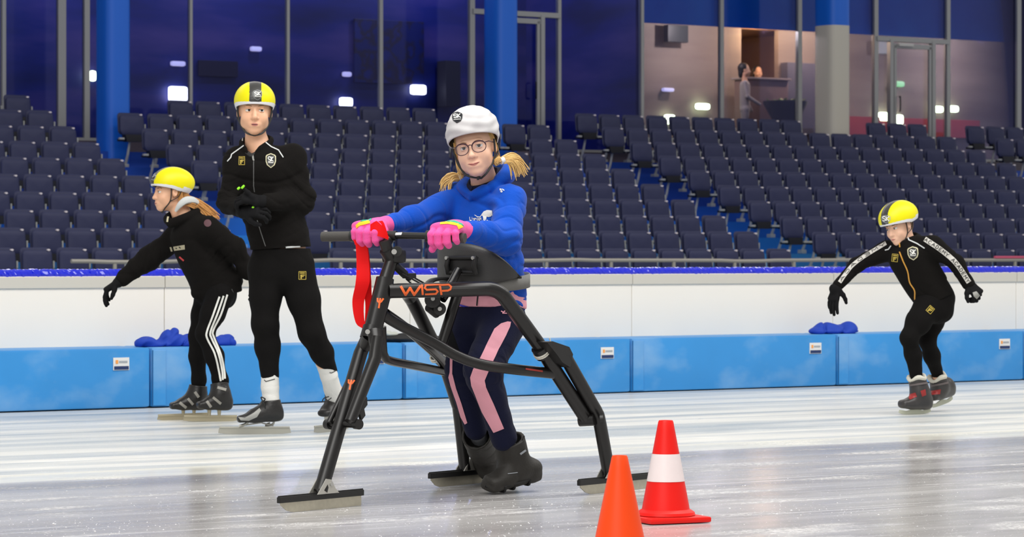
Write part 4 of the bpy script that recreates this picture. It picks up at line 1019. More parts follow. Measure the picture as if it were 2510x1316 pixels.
Fc += [(gi(0, i, nh), gi(1, i, nh), gi(1, i + 1, nh), gi(0, i + 1, nh)) for i in range(nph)] + [(gi(0, i, 0), gi(0, i + 1, 0), gi(1, i + 1, 0), gi(1, i, 0)) for i in range(nph)]
Fc += [(gi(0, 0, j), gi(1, 0, j), gi(1, 0, j + 1), gi(0, 0, j + 1)) for j in range(nh)] + [(gi(0, nph, j), gi(0, nph, j + 1), gi(1, nph, j + 1), gi(1, nph, j)) for j in range(nh)]
put('chest_pad', V, Fc, mat('pad_vinyl', (.040, .040, .040), .45, bump=.15, bscale=200), wk, True)
mb = MB(); ring = [padpt(t, -.050 - .016 * math.cos(t), .008, .166, .142) for t in np.linspace(.45, 2 * math.pi - 1.15, 44)]
V = []; 
for p in ring:
    for dz, s_ in ((-.026, 0), (.026, 0), (.026, .004), (-.026, .004)): V.append(p + Z * dz + unit((p - PC) * np.array([1, 1, 0])) * s_)
k_ = len(ring); Fc = [(4 * i + a, 4 * i + (a + 1) % 4, 4 * (i + 1) + (a + 1) % 4, 4 * (i + 1) + a) for i in range(k_ - 1) for a in range(4)]
put('belt', V, Fc, mat('grey_webbing', (.19, .19, .18), .7, bump=.4, bscale=400), wk, True)
q0 = VP(1142, 651, 0) ; q0 = PC + HD * .185 + (VP(1142, 651, 0) - PC) * np.array([0, 0, 1]) + LT * 0
qc = VP(1142, 650, .0); off_ = (PC + HD * .178 - qc).dot(HD); 
pc_ = PC + HD * .190 + LT * .030 + Z * .014
bxm = MB()
for dx, dz in ((0, .030), (0, -.026)): bxm.tube([pc_ + LT * -.065 + Z * dz, pc_ + LT * .075 + Z * dz], .0085, 10)
for dl in (-.062, .072): bxm.tube([pc_ + LT * dl + Z * .034, pc_ + LT * dl - HD * -.012 + Z * .0, pc_ + LT * dl + Z * -.03], .011, 10)
bxm.box(pc_ - HD * .01, (.13, .02, .055), (LT, HD, Z), .006).put('pad_bracket', m_joint, wk, True)
for dl in (-.060, .070): MB().tube([pc_ + LT * dl + HD * .01 + Z * .03, pc_ + LT * dl + HD * .018 + Z * .03], .007, 10).put('bolt', m_bolt, wk, True)

# red ribbon knotted to the bar by the rider's right hand
rb = empty('ribbon', BP(890, 575), 'red ribbon looped over the handlebar and hanging in front of the frame', 'ribbon')
def strip(pts, ws, ax, name, par):
    V = []; P_ = bez(pts, 7); k = len(P_); W_ = np.interp(np.linspace(0, 1, k), np.linspace(0, 1, len(ws)), ws); ax = [np.array(a, float) for a in ax]
    A_ = [unit(sum(a * b for a, b in zip(ax, (1 - t, t)))) for t in np.linspace(0, 1, k)]
    for i, p in enumerate(P_):
        nn = unit(np.cross(A_[i], unit(P_[min(i + 1, k - 1)] - P_[max(i - 1, 0)])))
        for s_, o_ in ((-1, -1), (1, -1), (1, 1), (-1, 1)): V.append(p + A_[i] * W_[i] * s_ + nn * .0012 * o_)
    Fc = [(4 * i + a, 4 * i + (a + 1) % 4, 4 * (i + 1) + (a + 1) % 4, 4 * (i + 1) + a) for i in range(k - 1) for a in range(4)]
    return put(name, V, Fc, m_rib, par, False)
XA = np.array([1., .1, 0])
DR = BP(890, 577)[1] - .035
strip([P(885, 590, DR), P(889, 640, DR), P(889, 690, DR - .01), P(878, 740, DR), P(883, 790, DR), P(898, 806, DR)], [.021, .023, .026, .022, .017, .012], (XA, XA), 'strand', rb)
strip([P(888, 592, DR + .02), P(893, 640, DR + .02), P(897, 690, DR + .02), P(903, 740, DR + .02), P(900, 785, DR + .01), P(897, 806, DR)], [.019, .021, .021, .013, .010, .012], (XA, np.array([.6, .7, 0])), 'strand', rb)
strip([P(882, 600, DR), P(872, 572, DR), P(890, 560, DR), P(925, 553, DR - .02), P(948, 578, DR - .02)], [.018, .012, .012, .026, .008], (XA, unit([.5, 0, .8])), 'knot_wing', rb)
strip([P(908, 562, DR - .04), P(922, 560, DR - .05), P(936, 568, DR - .05), P(952, 584, DR - .04)], [.018, .028, .020, .006], (Z, unit([.2, 0, 1])), 'knot_wing', rb)

# ================================================================== THE RIDER
m_hood = mat('royal_fleece', (.004, .070, .46), .95, sheen=.10, spec=.15, bump=.3, bscale=240); m_pink = mat('pink_knit_glove', (.88, .09, .36), .85, sheen=.1, bump=.5, bscale=420)
m_nvy = mat('navy_jersey', (.007, .009, .032), .9, sheen=.03, spec=.2, bump=.4, bscale=260); m_pnk = mat('pink_jersey', (.80, .36, .44), .8, bump=.2, bscale=260)
m_pyel = mat('glove_yellow', (.85, .60, .02), .8); m_pgrn = mat('glove_green', (.02, .36, .24), .8); m_hair = mat('fair_hair', (.62, .40, .14), .55, var=.25, vscale=120)
m_snow = mat('black_snow_boot', (.020, .018, .015), .6, bump=.35, bscale=120); m_gls = mat('spectacle_frame', (.05, .015, .025), .25); m_hairband = mat('white_band', (.7, .72, .75), .6)
gb = np.array([VP(1202, 760, 0)[0], VP(1202, 760, 0)[1], 0])
hg = Head(VP(1164, 362, .02), [-.17, -.985, .0], unit(np.array([-.20, -.05, 1.0])), .955)
sR, eR, wR = VP(1118, 492, -.135), VP(1038, 535, -.20), VP(962, 560, -.085)
sL, eL, wL = VP(1250, 492, .14), VP(1247, 585, .205), VP(1176, 576, .245)
barR, barL = BP(906, 578), BP(1099, 580)
wristR = barR - HB * .066 + Z * .034; wristL = barL - HB * .066 + Z * .030
eR = (sR + wristR) / 2 - Z * .018 - LT * .01; eL = sL + HD * .11 + LT * .065 - Z * .14
fR, fL = unit(eR - wristR), unit(eL - wristL); slvR, slvL = wristR + fR * .085, wristL + fL * .075
pel, chs, nck = VP(1203, 745, 0), VP(1187, 520, 0), VP(1190, 462, 0)
hipL, kneL, ankL = VP(1236, 790, .085), VP(1184, 905, .095), VP(1234, 1072, .07)
hipR, kneR, ankR = VP(1158, 790, -.085), VP(1131, 908, -.085), VP(1166, 1052, -.10)
print('arm lengths', [round(float(np.linalg.norm(a - b_)), 3) for a, b_ in ((sR, eR), (eR, wristR), (sL, eL), (eL, wristL), (hipL, kneL), (kneL, ankL), (hipR, kneR), (kneR, ankR), (chs, pel))])
handR, tipsR, _ = hand(wristR, wristR + HB, Z, 1.03, -1, curls=((.55, 1.15, .9), (.5, 1.2, .9), (.5, 1.2, .9), (.55, 1.2, .9)), fat=1.55, spread=.06, tdir=unit(HD * .5 + LT * .75 - Z * .3))
handL, tipsL, _ = hand(wristL, wristL + HB, Z, 1.03, 1, curls=((.55, 1.15, .9), (.5, 1.2, .9), (.5, 1.2, .9), (.55, 1.2, .9)), fat=1.55, spread=.06, tdir=unit(HD * .45 - LT * .6 - Z * .8))
toeL, heelL = P(1196, 1203, 11.60), P(1306, 1172, 11.76); toeR, heelR = P(1186, 1176, 12.0), P(1240, 1164, 12.2)
bAL, bAR = P(1262, 1142, 11.70), P(1200, 1130, 12.10)
bp_ = [slab(chs - Z * .04, pel, .11, .07, .115, .085, LT, .04)] + chain([sR, eR, wristR], [.04, .032, .024], .02) + chain([sL, eL, wristL], [.04, .032, .024], .02) + [cap(sR, chs, .035, .045), cap(sL, chs, .035, .045)]
bp_ += chain([hipL, kneL, ankL], [.065, .045, .026], .03) + chain([hipR, kneR, ankR], [.065, .045, .026], .03) + chain([ankL, bAL, (toeL + heelL) / 2 + Z * .03, toeL * .7 + heelL * .3 + Z * .025], [.024, .022, .020, .016]) + chain([ankR, bAR, (toeR + heelR) / 2 + Z * .03, toeR * .7 + heelR * .3 + Z * .025], [.024, .022, .020, .016])
def shrink(pr, d):
    out = []
    for p in pr: q = dict(p); f0 = p['f']; q['f'] = (lambda f0: (lambda X, Y, Zz: f0(X, Y, Zz) + d))(f0); out.append(q)
    return out
bp_ += shrink(handR, .005) + shrink(handL, .005)
neckp = [cap(hg.w(0, -.035, -.06), nck + Z * .01, .047, .052, .025), cap(nck, chs - Z * .02 - HD * .02, .052, .052, .02)]
girl, gface = body('person', bp_, hg, gb, 'girl in white helmet, glasses, blue hoodie and pink gloves holding the running frame', child=True, neck=neckp, mskin=m_skin2)
hg.bits(girl, gface, gaze=(-.12, .0), mouth=1)
# hair under the helmet, ear-side wisps, braids
Vh, Fh = sdf_mesh([ell(hg.w(0, -.030, .036), np.array([.083, .092, .090]) * hg.s, hg.R, 0), hg.e((0, -.075, -.045), (.05, .03, .05), .03)], .004, cuts=[half(hg.w(0, .036, 0), hg.R[:, 1] + hg.R[:, 2] * -.25)], carve=[hg.e((a * .088, -.006, -.012), (.02, .024, .034), .006) for a in (-1, 1)])
put('hair', Vh, Fh, m_hair, girl, True)
hair_lock([hg.w(-.076, .010, .05), hg.w(-.082, -.015, .0), hg.w(-.083, -.035, -.04), hg.w(-.082, -.045, -.080)], .006, 1, 12, .3, m_hair, 'hair_lock', girl)
hair_lock([hg.w(.074, .030, .03), hg.w(.080, .010, -.02), hg.w(.080, .02, -.07), hg.w(.078, .01, -.11)], .006, 2, 10, .3, m_hair, 'hair_lock', girl)
def braid(pts, r, name):
    P_ = bez(pts, 5); mb = MB()
    for ph in (0, 2.1, 4.2):
        Q_ = [p + LT * math.sin(i * .9 + ph) * r * .55 + Z * math.cos(i * .9 + ph) * r * .4 for i, p in enumerate(P_)]; mb.tube(Q_, r * .62, 8)
    return mb.put(name, m_hair, girl, True)
braid([hg.w(-.070, -.055, -.055), VP(1216, 397, .10), VP(1228, 394, .13)], .016, 'braid')
MB().tube([VP(1227, 395, .13), VP(1235, 392, .135)], .0135, 12).put('hair_band', m_hairband, girl, True)
hair_lock([VP(1233, 393, .135), VP(1250, 388, .15), VP(1266, 396, .16), VP(1278, 418, .17)], .017, 4, 46, .75, m_hair, 'ponytail', girl)
hair_lock([VP(1233, 393, .135), VP(1248, 392, .15), VP(1258, 404, .16), VP(1264, 428, .165)], .014, 5, 30, .7, m_hair, 'ponytail', girl)
braid([hg.w(.066, -.045, -.07), VP(1132, 420, -.10), VP(1126, 434, -.11)], .015, 'braid')
MB().tube([VP(1128, 432, -.11), VP(1122, 437, -.11)], .013, 12).put('hair_band', m_hairband, girl, True)
hair_lock([VP(1123, 436, -.11), VP(1106, 434, -.12), VP(1096, 444, -.13), VP(1093, 462, -.13)], .017, 7, 46, .6, m_hair, 'ponytail', girl)
# helmet cover
hh, hb = helmet(hg, girl, 'cover', 1.0, .064, (.108, .132, .108), (.053, .022, -.030))
drape('helmet_badge', [shield((1121, 288), 12.5, 14, .08)], [hb], mat('badge_black', (.012, .013, .018), .4), hh, .0015, 5)
drape('badge_letters', place(GL['S'], (1112, 281), (9, -.8), (.8, 9), 2.2) + place(GL['K'], (1121.5, 280.4), (8, -.8), (.8, 9), 2.2) + stroke([(1113, 294), (1130, 292.5)], 1.2), [hb], m_wprint, hh, .0026, 4)
strap(hg, girl, chin=(-.012, .050, -.128), side=.082, ear_y=-.005)
MB().tube(bez([hg.w(-.012, .052, -.128), VP(1172, 434, .07), VP(1172, 441, .07)], 4), .005, 8).put('strap_end', m_strap, girl, True)
# spectacles
gm = MB(); 
for a in (-1, 1):
    c_ = [(a * (.0345 + .0275 * math.copysign(abs(math.cos(t)) ** .85, math.cos(t))), .1045 - .012 * (abs(math.cos(t)) if math.cos(t) * 1 > 0 else 0) * 1.0, -.004 + .0225 * math.sin(t) * (.94 if math.sin(t) > 0 else 1.06)) for t in np.linspace(0, 2 * math.pi, 33)]
    gm.tube([hg.w(x, y, z) for x, y, z in c_], [(.0016 + .0011 * (z > .0)) for x, y, z in c_], 7, caps=False)
    gm.tube([hg.w(a * .0610, .092, .008), hg.w(a * .074, .078, .010), hg.w(a * .082, .0, .006)], .0019, 7)
gm.tube(bez([hg.w(-.009, .1045, .004), hg.w(0, .107, .007), hg.w(.009, .1045, .004)], 4), .0019, 7)
gl = gm.put('spectacles', m_gls, girl, True)
m_lens = bpy.data.materials.new('lens'); m_lens.use_nodes = True; nt = m_lens.node_tree; nt.nodes.clear(); o_ = nt.nodes.new('ShaderNodeOutputMaterial'); tr_ = nt.nodes.new('ShaderNodeBsdfTransparent'); gl2 = nt.nodes.new('ShaderNodeBsdfGlossy'); mx_ = nt.nodes.new('ShaderNodeMixShader'); mx_.inputs[0].default_value = .09; gl2.inputs['Roughness'].default_value = .05
tr_.inputs[0].default_value = (.93, .93, .97, 1)
nt.links.new(tr_.outputs[0], mx_.inputs[1]); nt.links.new(gl2.outputs[0], mx_.inputs[2]); nt.links.new(mx_.outputs[0], o_.inputs[0])
for a in (-1, 1):
    V = [hg.w(a * .0345, .104, -.003)] + [hg.w(a * (.0345 + .0270 * math.cos(t)), .1040, -.004 + .0222 * math.sin(t)) for t in np.linspace(0, 2 * math.pi, 25)[:-1]]
    put('lens', V, [(0, 1 + j, 1 + (j + 1) % 24) for j in range(24)], m_lens, gl)
# inner collar
def ringpts(c, up, fw, rx, ry, n=28, lift=0):
    x_ = unit(np.cross(fw, up)); y_ = unit(np.cross(up, x_)); return [c + x_ * rx * math.sin(t) + y_ * ry * math.cos(t) - unit(up) * lift * math.cos(t) for t in np.linspace(0, 2 * math.pi, n + 1)]
nc1 = VP(1190, 452, 0)
def nring(q, dz, r): return bez([nc1 + (HD * math.cos(t) * .078 + LT * math.sin(t) * .068) * q + Z * (dz - .036 * math.cos(t) + (.012 if math.cos(t) < 0 else 0)) for t in np.linspace(0, 2 * math.pi, 17)], 2)
MB().tube(nring(.90, .004, 0), .0135, 10, flat=1.9, up=Z).put('collar', m_nvy, girl, True)
MB().tube(nring(1.0, -.008, 0), .0115, 10, flat=1.3, up=Z).put('collar_edge', m_pnk, girl, True)
# hoodie
hd_ = [slab(chs - Z * .035, pel + Z * .035, .150, .100, .150, .118, LT, .05, 2.3)]
hd_ += chain([sR, eR, slvR], [.064, .053, .040], .03) + chain([sL, eL, slvL], [.064, .062, .042], .03)
hd_ += [cap(sR, chs + Z * .020, .056, .062, .04), cap(sL, chs + Z * .020, .056, .062, .04), cap(eL, (eL + slvL) / 2, .061, .052, .02)]
nc0 = VP(1190, 452, 0)
def npt(a, b_, c): return nc0 + HD * a + LT * b_ + Z * c
hr = bez([npt(.088, 0, -.052), npt(.06, -.062, -.022), npt(.0, -.088, .004), npt(-.06, -.06, .03), npt(-.085, 0, .045), npt(-.055, .065, .040), npt(0, .092, .018), npt(.06, .062, -.018), npt(.088, 0, -.052)], 4)
hrr = np.interp(np.linspace(0, 1, len(hr)), [0, .25, .5, .75, 1], [.013, .024, .036, .028, .013])
hd_ += [cap(hr[i], hr[i + 1], hrr[i], hrr[i + 1], .012) for i in range(len(hr) - 1)]
fo = folds(3, .0052, (16, 42), axis=[.3, .2, 1]); 
fo = add_disp(fo, creases(eL, .13, unit(sL - eL) + unit(slvL - eL) * -.6, 71, .0050), creases(eR, .15, unit(sR - slvR), 72, .0045), creases(slvL, .08, fL, 73, .0035), creases(slvR, .08, fR, 74, .0035), creases(sL - Z * .06, .10, [.5, 0, 1], 75, .0040), creases(pel + Z * .10 + LT * .10, .13, [.3, 0, 1], 76, .0040))
V, Fc = sdf_mesh(hd_, .0044, disp=fo, carve=[cap(npt(-.01, 0, .10), npt(.012, 0, -.02), .066, .064, .006), cap(npt(.03, 0, .02), npt(.05, 0, -.035), .048, .030, .006)], cuts=[half(VP(1170, 727, 0), -Z + HD * .42)], off=0)
hood = put('hoodie', V, Fc, m_hood, girl, True); hoodb = bvh_of(V, Fc)
# cuffs of ribbed knit at hem
wst = pel
pk = [slab(pel + Z * .03, pel - Z * .002, .143, .110, .145, .114, LT, .02, 2.3)]
V, Fc = sdf_mesh(pk, .005, cuts=[half(VP(1180, 753, 0), -Z + HD * .06), half(VP(1180, 700, 0), Z)]); pkh = put('jacket_hem', V, Fc, m_pnk, girl, True); pb = bvh_of(V, Fc)
drape('hem_edge', stroke([(1117, 745), (1150, 753), (1180, 756), (1215, 754), (1242, 752)], 3.2), [pb], mat('hem_blue', (.02, .02, .5), .6), pkh, .002, 6)
drape('zip', stroke([(1172, 722), (1169, 752)], 3.4), [pb], m_strap, pkh, .002, 6)
# trousers
tr = [slab(pel + Z * .0, pel - Z * .06, .130, .105, .135, .105, LT, .03, 2.3)] + chain([hipL, kneL, ankL, ankL + (ankL - kneL) * .02], [.086, .073, .046, .045], .03) + chain([hipR, kneR, ankR], [.084, .062, .045], .03)
V, Fc = sdf_mesh(tr, .0046, disp=add_disp(folds(8, .0022, (12, 30), axis=[.1, 0, 1]), creases(kneL, .12, [.3, 0, 1], 81, .0035), creases(kneR, .12, [.3, 0, 1], 82, .0035), creases(ankL, .07, [.2, 0, 1], 83, .003)), cuts=[half(pel + Z * .012, Z)])
trs = put('trousers', V, Fc, m_nvy, girl, True); tb = bvh_of(V, Fc)
drape('stripe', [[(1244, 788), (1252, 789), (1250, 800), (1240, 822), (1222, 856), (1203, 896), (1188, 932), (1191, 948), (1210, 990), (1235, 1050), (1210, 1060), (1182, 1010), (1156, 945), (1153, 925), (1160, 905), (1178, 876), (1196, 838), (1212, 806), (1228, 793)]], [tb], m_pnk, trs, .0022, 6)
drape('stripe', [[(1104, 870), (1110, 872), (1109, 915), (1118, 950), (1132, 990), (1146, 1036), (1140, 1040), (1130, 1022), (1119, 985), (1105, 945), (1100, 925), (1103, 912)]], [tb], m_pnk, trs, .0022, 5)
drape('hip_emblem', stroke([(1229, 763), (1234, 766), (1240, 760), (1245, 766), (1250, 763)], 3) + stroke([(1232, 768), (1246, 768)], 2.5), [tb], m_pnk, trs, .0022, 4)
# gloves
for nm, hp_, wr_, tips in (('R', handR, wristR, tipsR), ('L', handL, wristL, tipsL)):
    d_ = HD
    V, Fc = sdf_mesh(hp_ + [cap(wr_ + HB * .01, wr_ + (fR if nm == 'R' else fL) * .062, .031, .034, .015)], .0030); g = put('glove', V, Fc, m_pink, girl, True); gb_ = bvh_of(V, Fc)
    if nm == 'R':
        drape('glove_band', [[(872, 552), (880, 545), (905, 540), (908, 547), (884, 553), (874, 560)]], [gb_], m_pyel, g, .0015, 4); drape('glove_band', [[(882, 543), (892, 537), (912, 536), (908, 541), (894, 542)]], [gb_], m_pgrn, g, .0015, 4)
    else:
        drape('glove_band', [[(1080, 545), (1100, 543), (1125, 548), (1136, 556), (1124, 562), (1120, 553), (1098, 549), (1078, 550)]], [gb_], m_pyel, g, .0015, 4); drape('glove_band', [[(1092, 540), (1115, 541), (1132, 548), (1138, 556), (1134, 553), (1112, 545), (1090, 543)]], [gb_], m_pgrn, g, .0017, 4)
# boots with slip-on ice grips
def snowboot(cuff, ank, heel, toe, par, side):
    f = unit((toe - heel)); up = unit(np.cross(np.cross(f, unit(cuff - ank)), f)); sd = unit(np.cross(f, up)); mid = (heel + toe) / 2
    pr = chain([cuff, (cuff + ank) / 2, ank], [.060, .060, .063], .02) + [slab(heel + up * .035 + f * .01, toe + up * .028 - f * .02, .040, .040, .044, .030, sd, .03, 2.5), slab(heel + up * .012, toe + up * .012 - f * .005, .040, .014, .046, .014, sd, .01, 3), cap(ank, heel + up * .045 + f * .03, .055, .046, .03), cap(ank, mid + up * .05 + f * .02, .045, .036, .04)]
    V, Fc = sdf_mesh(pr, .0042, disp=folds(12, .002, (25, 60)), carve=[cap(cuff + (cuff - ank) * .35, cuff - (cuff - ank) * .12, .050, .047, .004)], cuts=[half(cuff, cuff - ank)])
    b_ = put('boot', V, Fc, m_snow, par, True); bb = bvh_of(V, Fc)
    mb = MB(); 
    mb.tube(ringpts(mid + up * .02, up, f, .048, np.linalg.norm(toe - heel) / 2 + .008, 28), .0055, 8, caps=False)
    for q in (-.06, .02, .07): mb.tube(bez([mid + f * q + sd * .046 + up * .02, mid + f * q + sd * .036 - up * .004, mid + f * q - sd * .036 - up * .004, mid + f * q - sd * .046 + up * .02], 4), .005, 7)
    mb.put('ice_grip', m_sole, b_, True)
    return b_, bb
bL, bbL = snowboot(VP(1248, 1076, .07), P(1262, 1142, 11.70), heelL, toeL, girl, 1)
bR, bbR = snowboot(VP(1168, 1066, -.10), P(1200, 1130, 12.10), heelR + np.array([0, 0, .0]), toeR, girl, -1)
MB().tube([P(1277, 1090, 11.62), P(1281, 1078, 11.62), P(1285, 1068, 11.62)], .003, 6).put('pull_loop', m_strap, bL, True)
drape('boot_print', stroke([(1245, 1161), (1268, 1158)], 1.6), [bbL], m_gry, bL, .0015, 5); drape('reflector', stroke([(1276, 1112), (1287, 1104)], 5), [bbL], m_gry, bL, .0015, 5)
for a_, k_, q_ in ((ankL, kneL, bAL), (ankR, kneR, bAR)): MB().tube([a_ + (k_ - a_) * .14, a_, a_ + (q_ - a_) * .6], [.034, .035, .034], 14).put('sock', mat('grey_sock', (.30, .32, .35), .8), girl, True)
# chest print
drape('chest_print', word('Lionius', (1152, 541), (1181, 540), (-.6, -9), 1.5, .12), [hoodb], m_wprint, hood, .0016, 4)
drape('chest_animal', [[(1180, 526), (1186, 518), (1194, 515), (1207, 516), (1208, 529), (1198, 532), (1193, 531), (1192, 538), (1196, 541), (1183, 542), (1185, 537), (1184, 531)]] + stroke([(1181, 527), (1177, 532), (1170, 531), (1164, 527)], 1.6), [hoodb], m_wprint, hood, .0016, 4)
drape('shoulder_print', place(GL['5'], (1225, 463), (6, 1.5), (1.5, 7), 1.8) + stroke([(1232, 464), (1236, 467)], 2), [hoodb], m_wprint, hood, .0016, 4)

# ================================================================== CONES
def cone(px, py_top, top_w, d, hgt, m, name, lab, band=None, base=True, basew=.36, rot=0, r1=.10):
    c = P(px, 0, d); c[2] = 0; mp = F / d; rt = top_w / 2 / mp
    e = empty(name, c, lab, 'cone')
    ax = (np.array([math.cos(rot), math.sin(rot), 0]), np.array([-math.sin(rot), math.cos(rot), 0]), Z)
    z0 = .024; prof = [(r1 * 1.28, z0), (r1 * 1.24, z0 + .010), (r1 * 1.12, z0 + .016), (r1 * 1.03, z0 + .020), (r1, z0 + .035)]
    rr_ = lambda z: r1 + (rt - r1) * (z - z0 - .035) / (hgt - z0 - .035)
    zs = [hgt - .006]; prof += [(rr_(z), z) for z in np.linspace(z0 + .06, hgt - .006, 10)] + [(rt * .93, hgt), (rt * .75, hgt - .001), (rt * .72, hgt - .02), (rt * .72, hgt - .10)]
    MB().lathe(c, prof, 56, ax).put('body', m, e, True)
    MB().box(c + Z * .012, (basew, basew, .020), ax, .008).put('base_plate', m, e, True)
    if band:
        za, zb = band; MB().lathe(c, [(rr_(z) + .0012, z) for z in np.linspace(za, zb, 6)], 56, ax).put('reflective_band', mat('cone_white', (.80, .70, .70), .35, var=.04, vscale=40), e, True)
    return e
m_con = mat('red_cone_plastic', (.78, .006, .002), .42, spec=.35); m_con2 = mat('orange_cone_plastic', (.88, .062, .001), .42, spec=.35)
d1 = F * H / (1278 - HY); hg1 = H - (1030 - HY) * d1 / F
cone(1632, 1030, 36, d1, hg1, m_con, 'traffic_cone', 'taller red traffic cone with one white band', (H - (1180 - HY) * (d1 - .03) / F, H - (1113 - HY) * (d1 - .03) / F), basew=.235, rot=.42, r1=.080)
d2 = F * H / (1385 - HY); hg2 = H - (1116 - HY) * d2 / F
cone(1519, 1116, 38, d2, hg2, m_con2, 'traffic_cone', 'plain orange traffic cone before the banded one, its foot cut off', None, basew=.22, rot=.3, r1=.078)

# ================================================================== OTHER SKATERS
def off(D0): return lambda x, y, dd=0.0: P(x, y, D0 + dd)
def band_poly(pts, w_):
    pts = [np.array(p, float) for p in pts]; L_ = []; R_ = []
    for i, p in enumerate(pts):
        t = unit(pts[min(i + 1, len(pts) - 1)] - pts[max(i - 1, 0)]); n = np.array([-t[1], t[0]]) * w_ / 2; L_.append(tuple(p + n)); R_.append(tuple(p - n))
    return [[L_[i], L_[i + 1], R_[i + 1], R_[i]] for i in range(len(pts) - 1)]
def along(txt, pts, h_, w_, lead=0.0):
    pts = [np.array(p, float) for p in pts]; seg = [np.linalg.norm(pts[i + 1] - pts[i]) for i in range(len(pts) - 1)]; tot = sum(seg); n = len(txt); out = []
    for i, ch in enumerate(txt):
        s = (i + .12) / n * tot; k = 0
        while k < len(seg) - 1 and s > seg[k]: s -= seg[k]; k += 1
        t = (pts[k + 1] - pts[k]) / seg[k]; o = pts[k] + t * s; nrm = np.array([t[1], -t[0]]); out += place(GL[ch], o + nrm * h_ / 2, t * tot / n * .72, -nrm * h_, w_)
    return out
def crest(c, w_, h_, bv, par, ang=0, edge=m_cream):
    drape('crest_edge', [shield(c, w_, h_, ang)], bv, edge, par, .002, 5)
    drape('crest_field', [shield(c, w_ - 2.4, h_ - 2.6, ang)], bv, m_strap, par, .0032, 5)
    drape('crest_letters', place(GL['S'], (c[0] - w_ * .55, c[1] - h_ * .48), (w_ * .5, 0), (0, h_ * .62), 2.0) + place(GL['K'], (c[0] + .2, c[1] - h_ * .48), (w_ * .5, 0), (0, h_ * .62), 2.0) + stroke([(c[0] - w_ * .5, c[1] + h_ * .32), (c[0] + w_ * .5, c[1] + h_ * .32)], 1.5), bv, m_wprint, par, .0044, 4)
def fbadge(c, w_, h_, bv, par, ang=0, m=None):
    m = m or m_gold; ca, sa = math.cos(ang), math.sin(ang); T = lambda L_: [(c[0] + x * w_ * ca - y * h_ * sa, c[1] + x * w_ * sa + y * h_ * ca) for x, y in L_]
    q = []
    for a, b_ in (((-1, -1), (1, -1)), ((1, -1), (1, 1)), ((1, 1), (-1, 1)), ((-1, 1), (-1, -1))): q += stroke(T([a, b_]), 1.3)
    q += stroke(T([(-.6, -.62), (.6, -.62)]), 2.6) + stroke(T([(-.35, -.1), (-.35, .75)]), 3.2) + stroke(T([(-.5, -.1), (.6, -.1)]), 2.6) + stroke(T([(-.3, .28), (.3, .28)]), 2.2)
    drape('badge', q, bv, m, par, .002, 5)
def shell_shoe(name, heel, toe, up, ank, m, par, wid=.036, hi=.07, rcuff=.042, cuff=None, h=.004, toeh=.026):
    f = unit(toe - heel); up = unit(up - f * up.dot(f)); sd = unit(np.cross(f, up))
    pr = [slab(heel + up * .03 + f * .012, toe + up * toeh - f * .015, wid * .92, .036, wid, toeh * .85, sd, .03, 2.5), cap(ank, heel + up * .045 + f * .035, rcuff, .036, .03), cap(heel + up * .07 + f * .04, (heel + toe) / 2 + up * .04 + f * .02, rcuff * .9, .028, .04)]
    if cuff is not None: pr.append(cap(cuff, ank, rcuff * 1.02, rcuff, .02)); 
    V, Fc = sdf_mesh(pr, h, cuts=[half(cuff if cuff is not None else ank + up * .01, (cuff - ank) if cuff is not None else up)])
    o = put(name, V, Fc, m, par, True); return o, bvh_of(V, Fc), f, up, sd
def long_blade(c, f, L_, z, h_, m, par, name='blade', tubeh=.010, th=.0016):
    """c: middle of the running edge"""
    f = unit(f * np.array([1, 1, 0])) if z is None else unit(f); sd = unit(np.cross(f, Z)); u_ = np.cross(sd, f); n = 10; q = []
    lo_ = [c + f * (L_ * (i / n - .5)) + u_ * (.0005 + .006 * abs(i / n * 2 - 1) ** 6) for i in range(n + 1)]
    poly = lo_ + [c + f * L_ * .49 + u_ * h_, c - f * L_ * .49 + u_ * h_]
    MB().prism(poly, sd * th * 2).put(name, m, par)
    return MB().box(c + u_ * (h_ + tubeh / 2), (L_ * .97, .010, tubeh), (f, sd, u_), .003).put('blade_tube', m, par, True)

# ---------------------------------------------------------------- the coach
C = off(15.5)
cb = C(670, 1060, .05) * np.array([1, 1, 0])
hc = Head(C(624, 272, 0), [.10, -.99, .0], [.02, -.02, 1], 1.05)
fC = unit([-.22, -.97, 0]); rC = np.cross(fC, Z)      # rC: the person's right
chC, plC = C(652, 440, .0), C(690, 628, .02)
sRc, eRc, wRc = C(584, 392, .03), C(562, 498, -.03), C(596, 520, -.22)
sLc, eLc, wLc = C(714, 388, -.02), C(742, 492, -.02), C(640, 494, -.24)
hRc, kRc, aRc = C(652, 660, .0), C(650, 795, -.03), C(662, 925, .0)
hLc, kLc, aLc = C(726, 655, .0), C(764, 815, -.02), C(808, 925, .12)
print('coach', [round(float(np.linalg.norm(a - b_)), 3) for a, b_ in ((sRc, eRc), (eRc, wRc), (sLc, eLc), (eLc, wLc), (hRc, kRc), (kRc, aRc), (hLc, kLc), (kLc, aLc), (sRc, sLc))])
heel1, toe1 = C(686, 1030, .0), C(583, 1034, -.04); heel2, toe2 = C(832, 1010, .28), C(792, 1024, .12)
hRp, tR_, _ = hand(wRc, wRc + unit([.75, -.35, .12]), unit([-.1, -.75, .5]), 1.0, 1, curls=((.6, .9, .6),) * 4, fat=1.15)
hLp, tL_, _ = hand(wLc, wLc + unit([-.9, -.1, .25]), unit([.1, -.55, .8]), 1.0, -1, curls=((.7, 1.0, .7),) * 4, fat=1.15, tdir=unit([-.5, -.2, .85]))
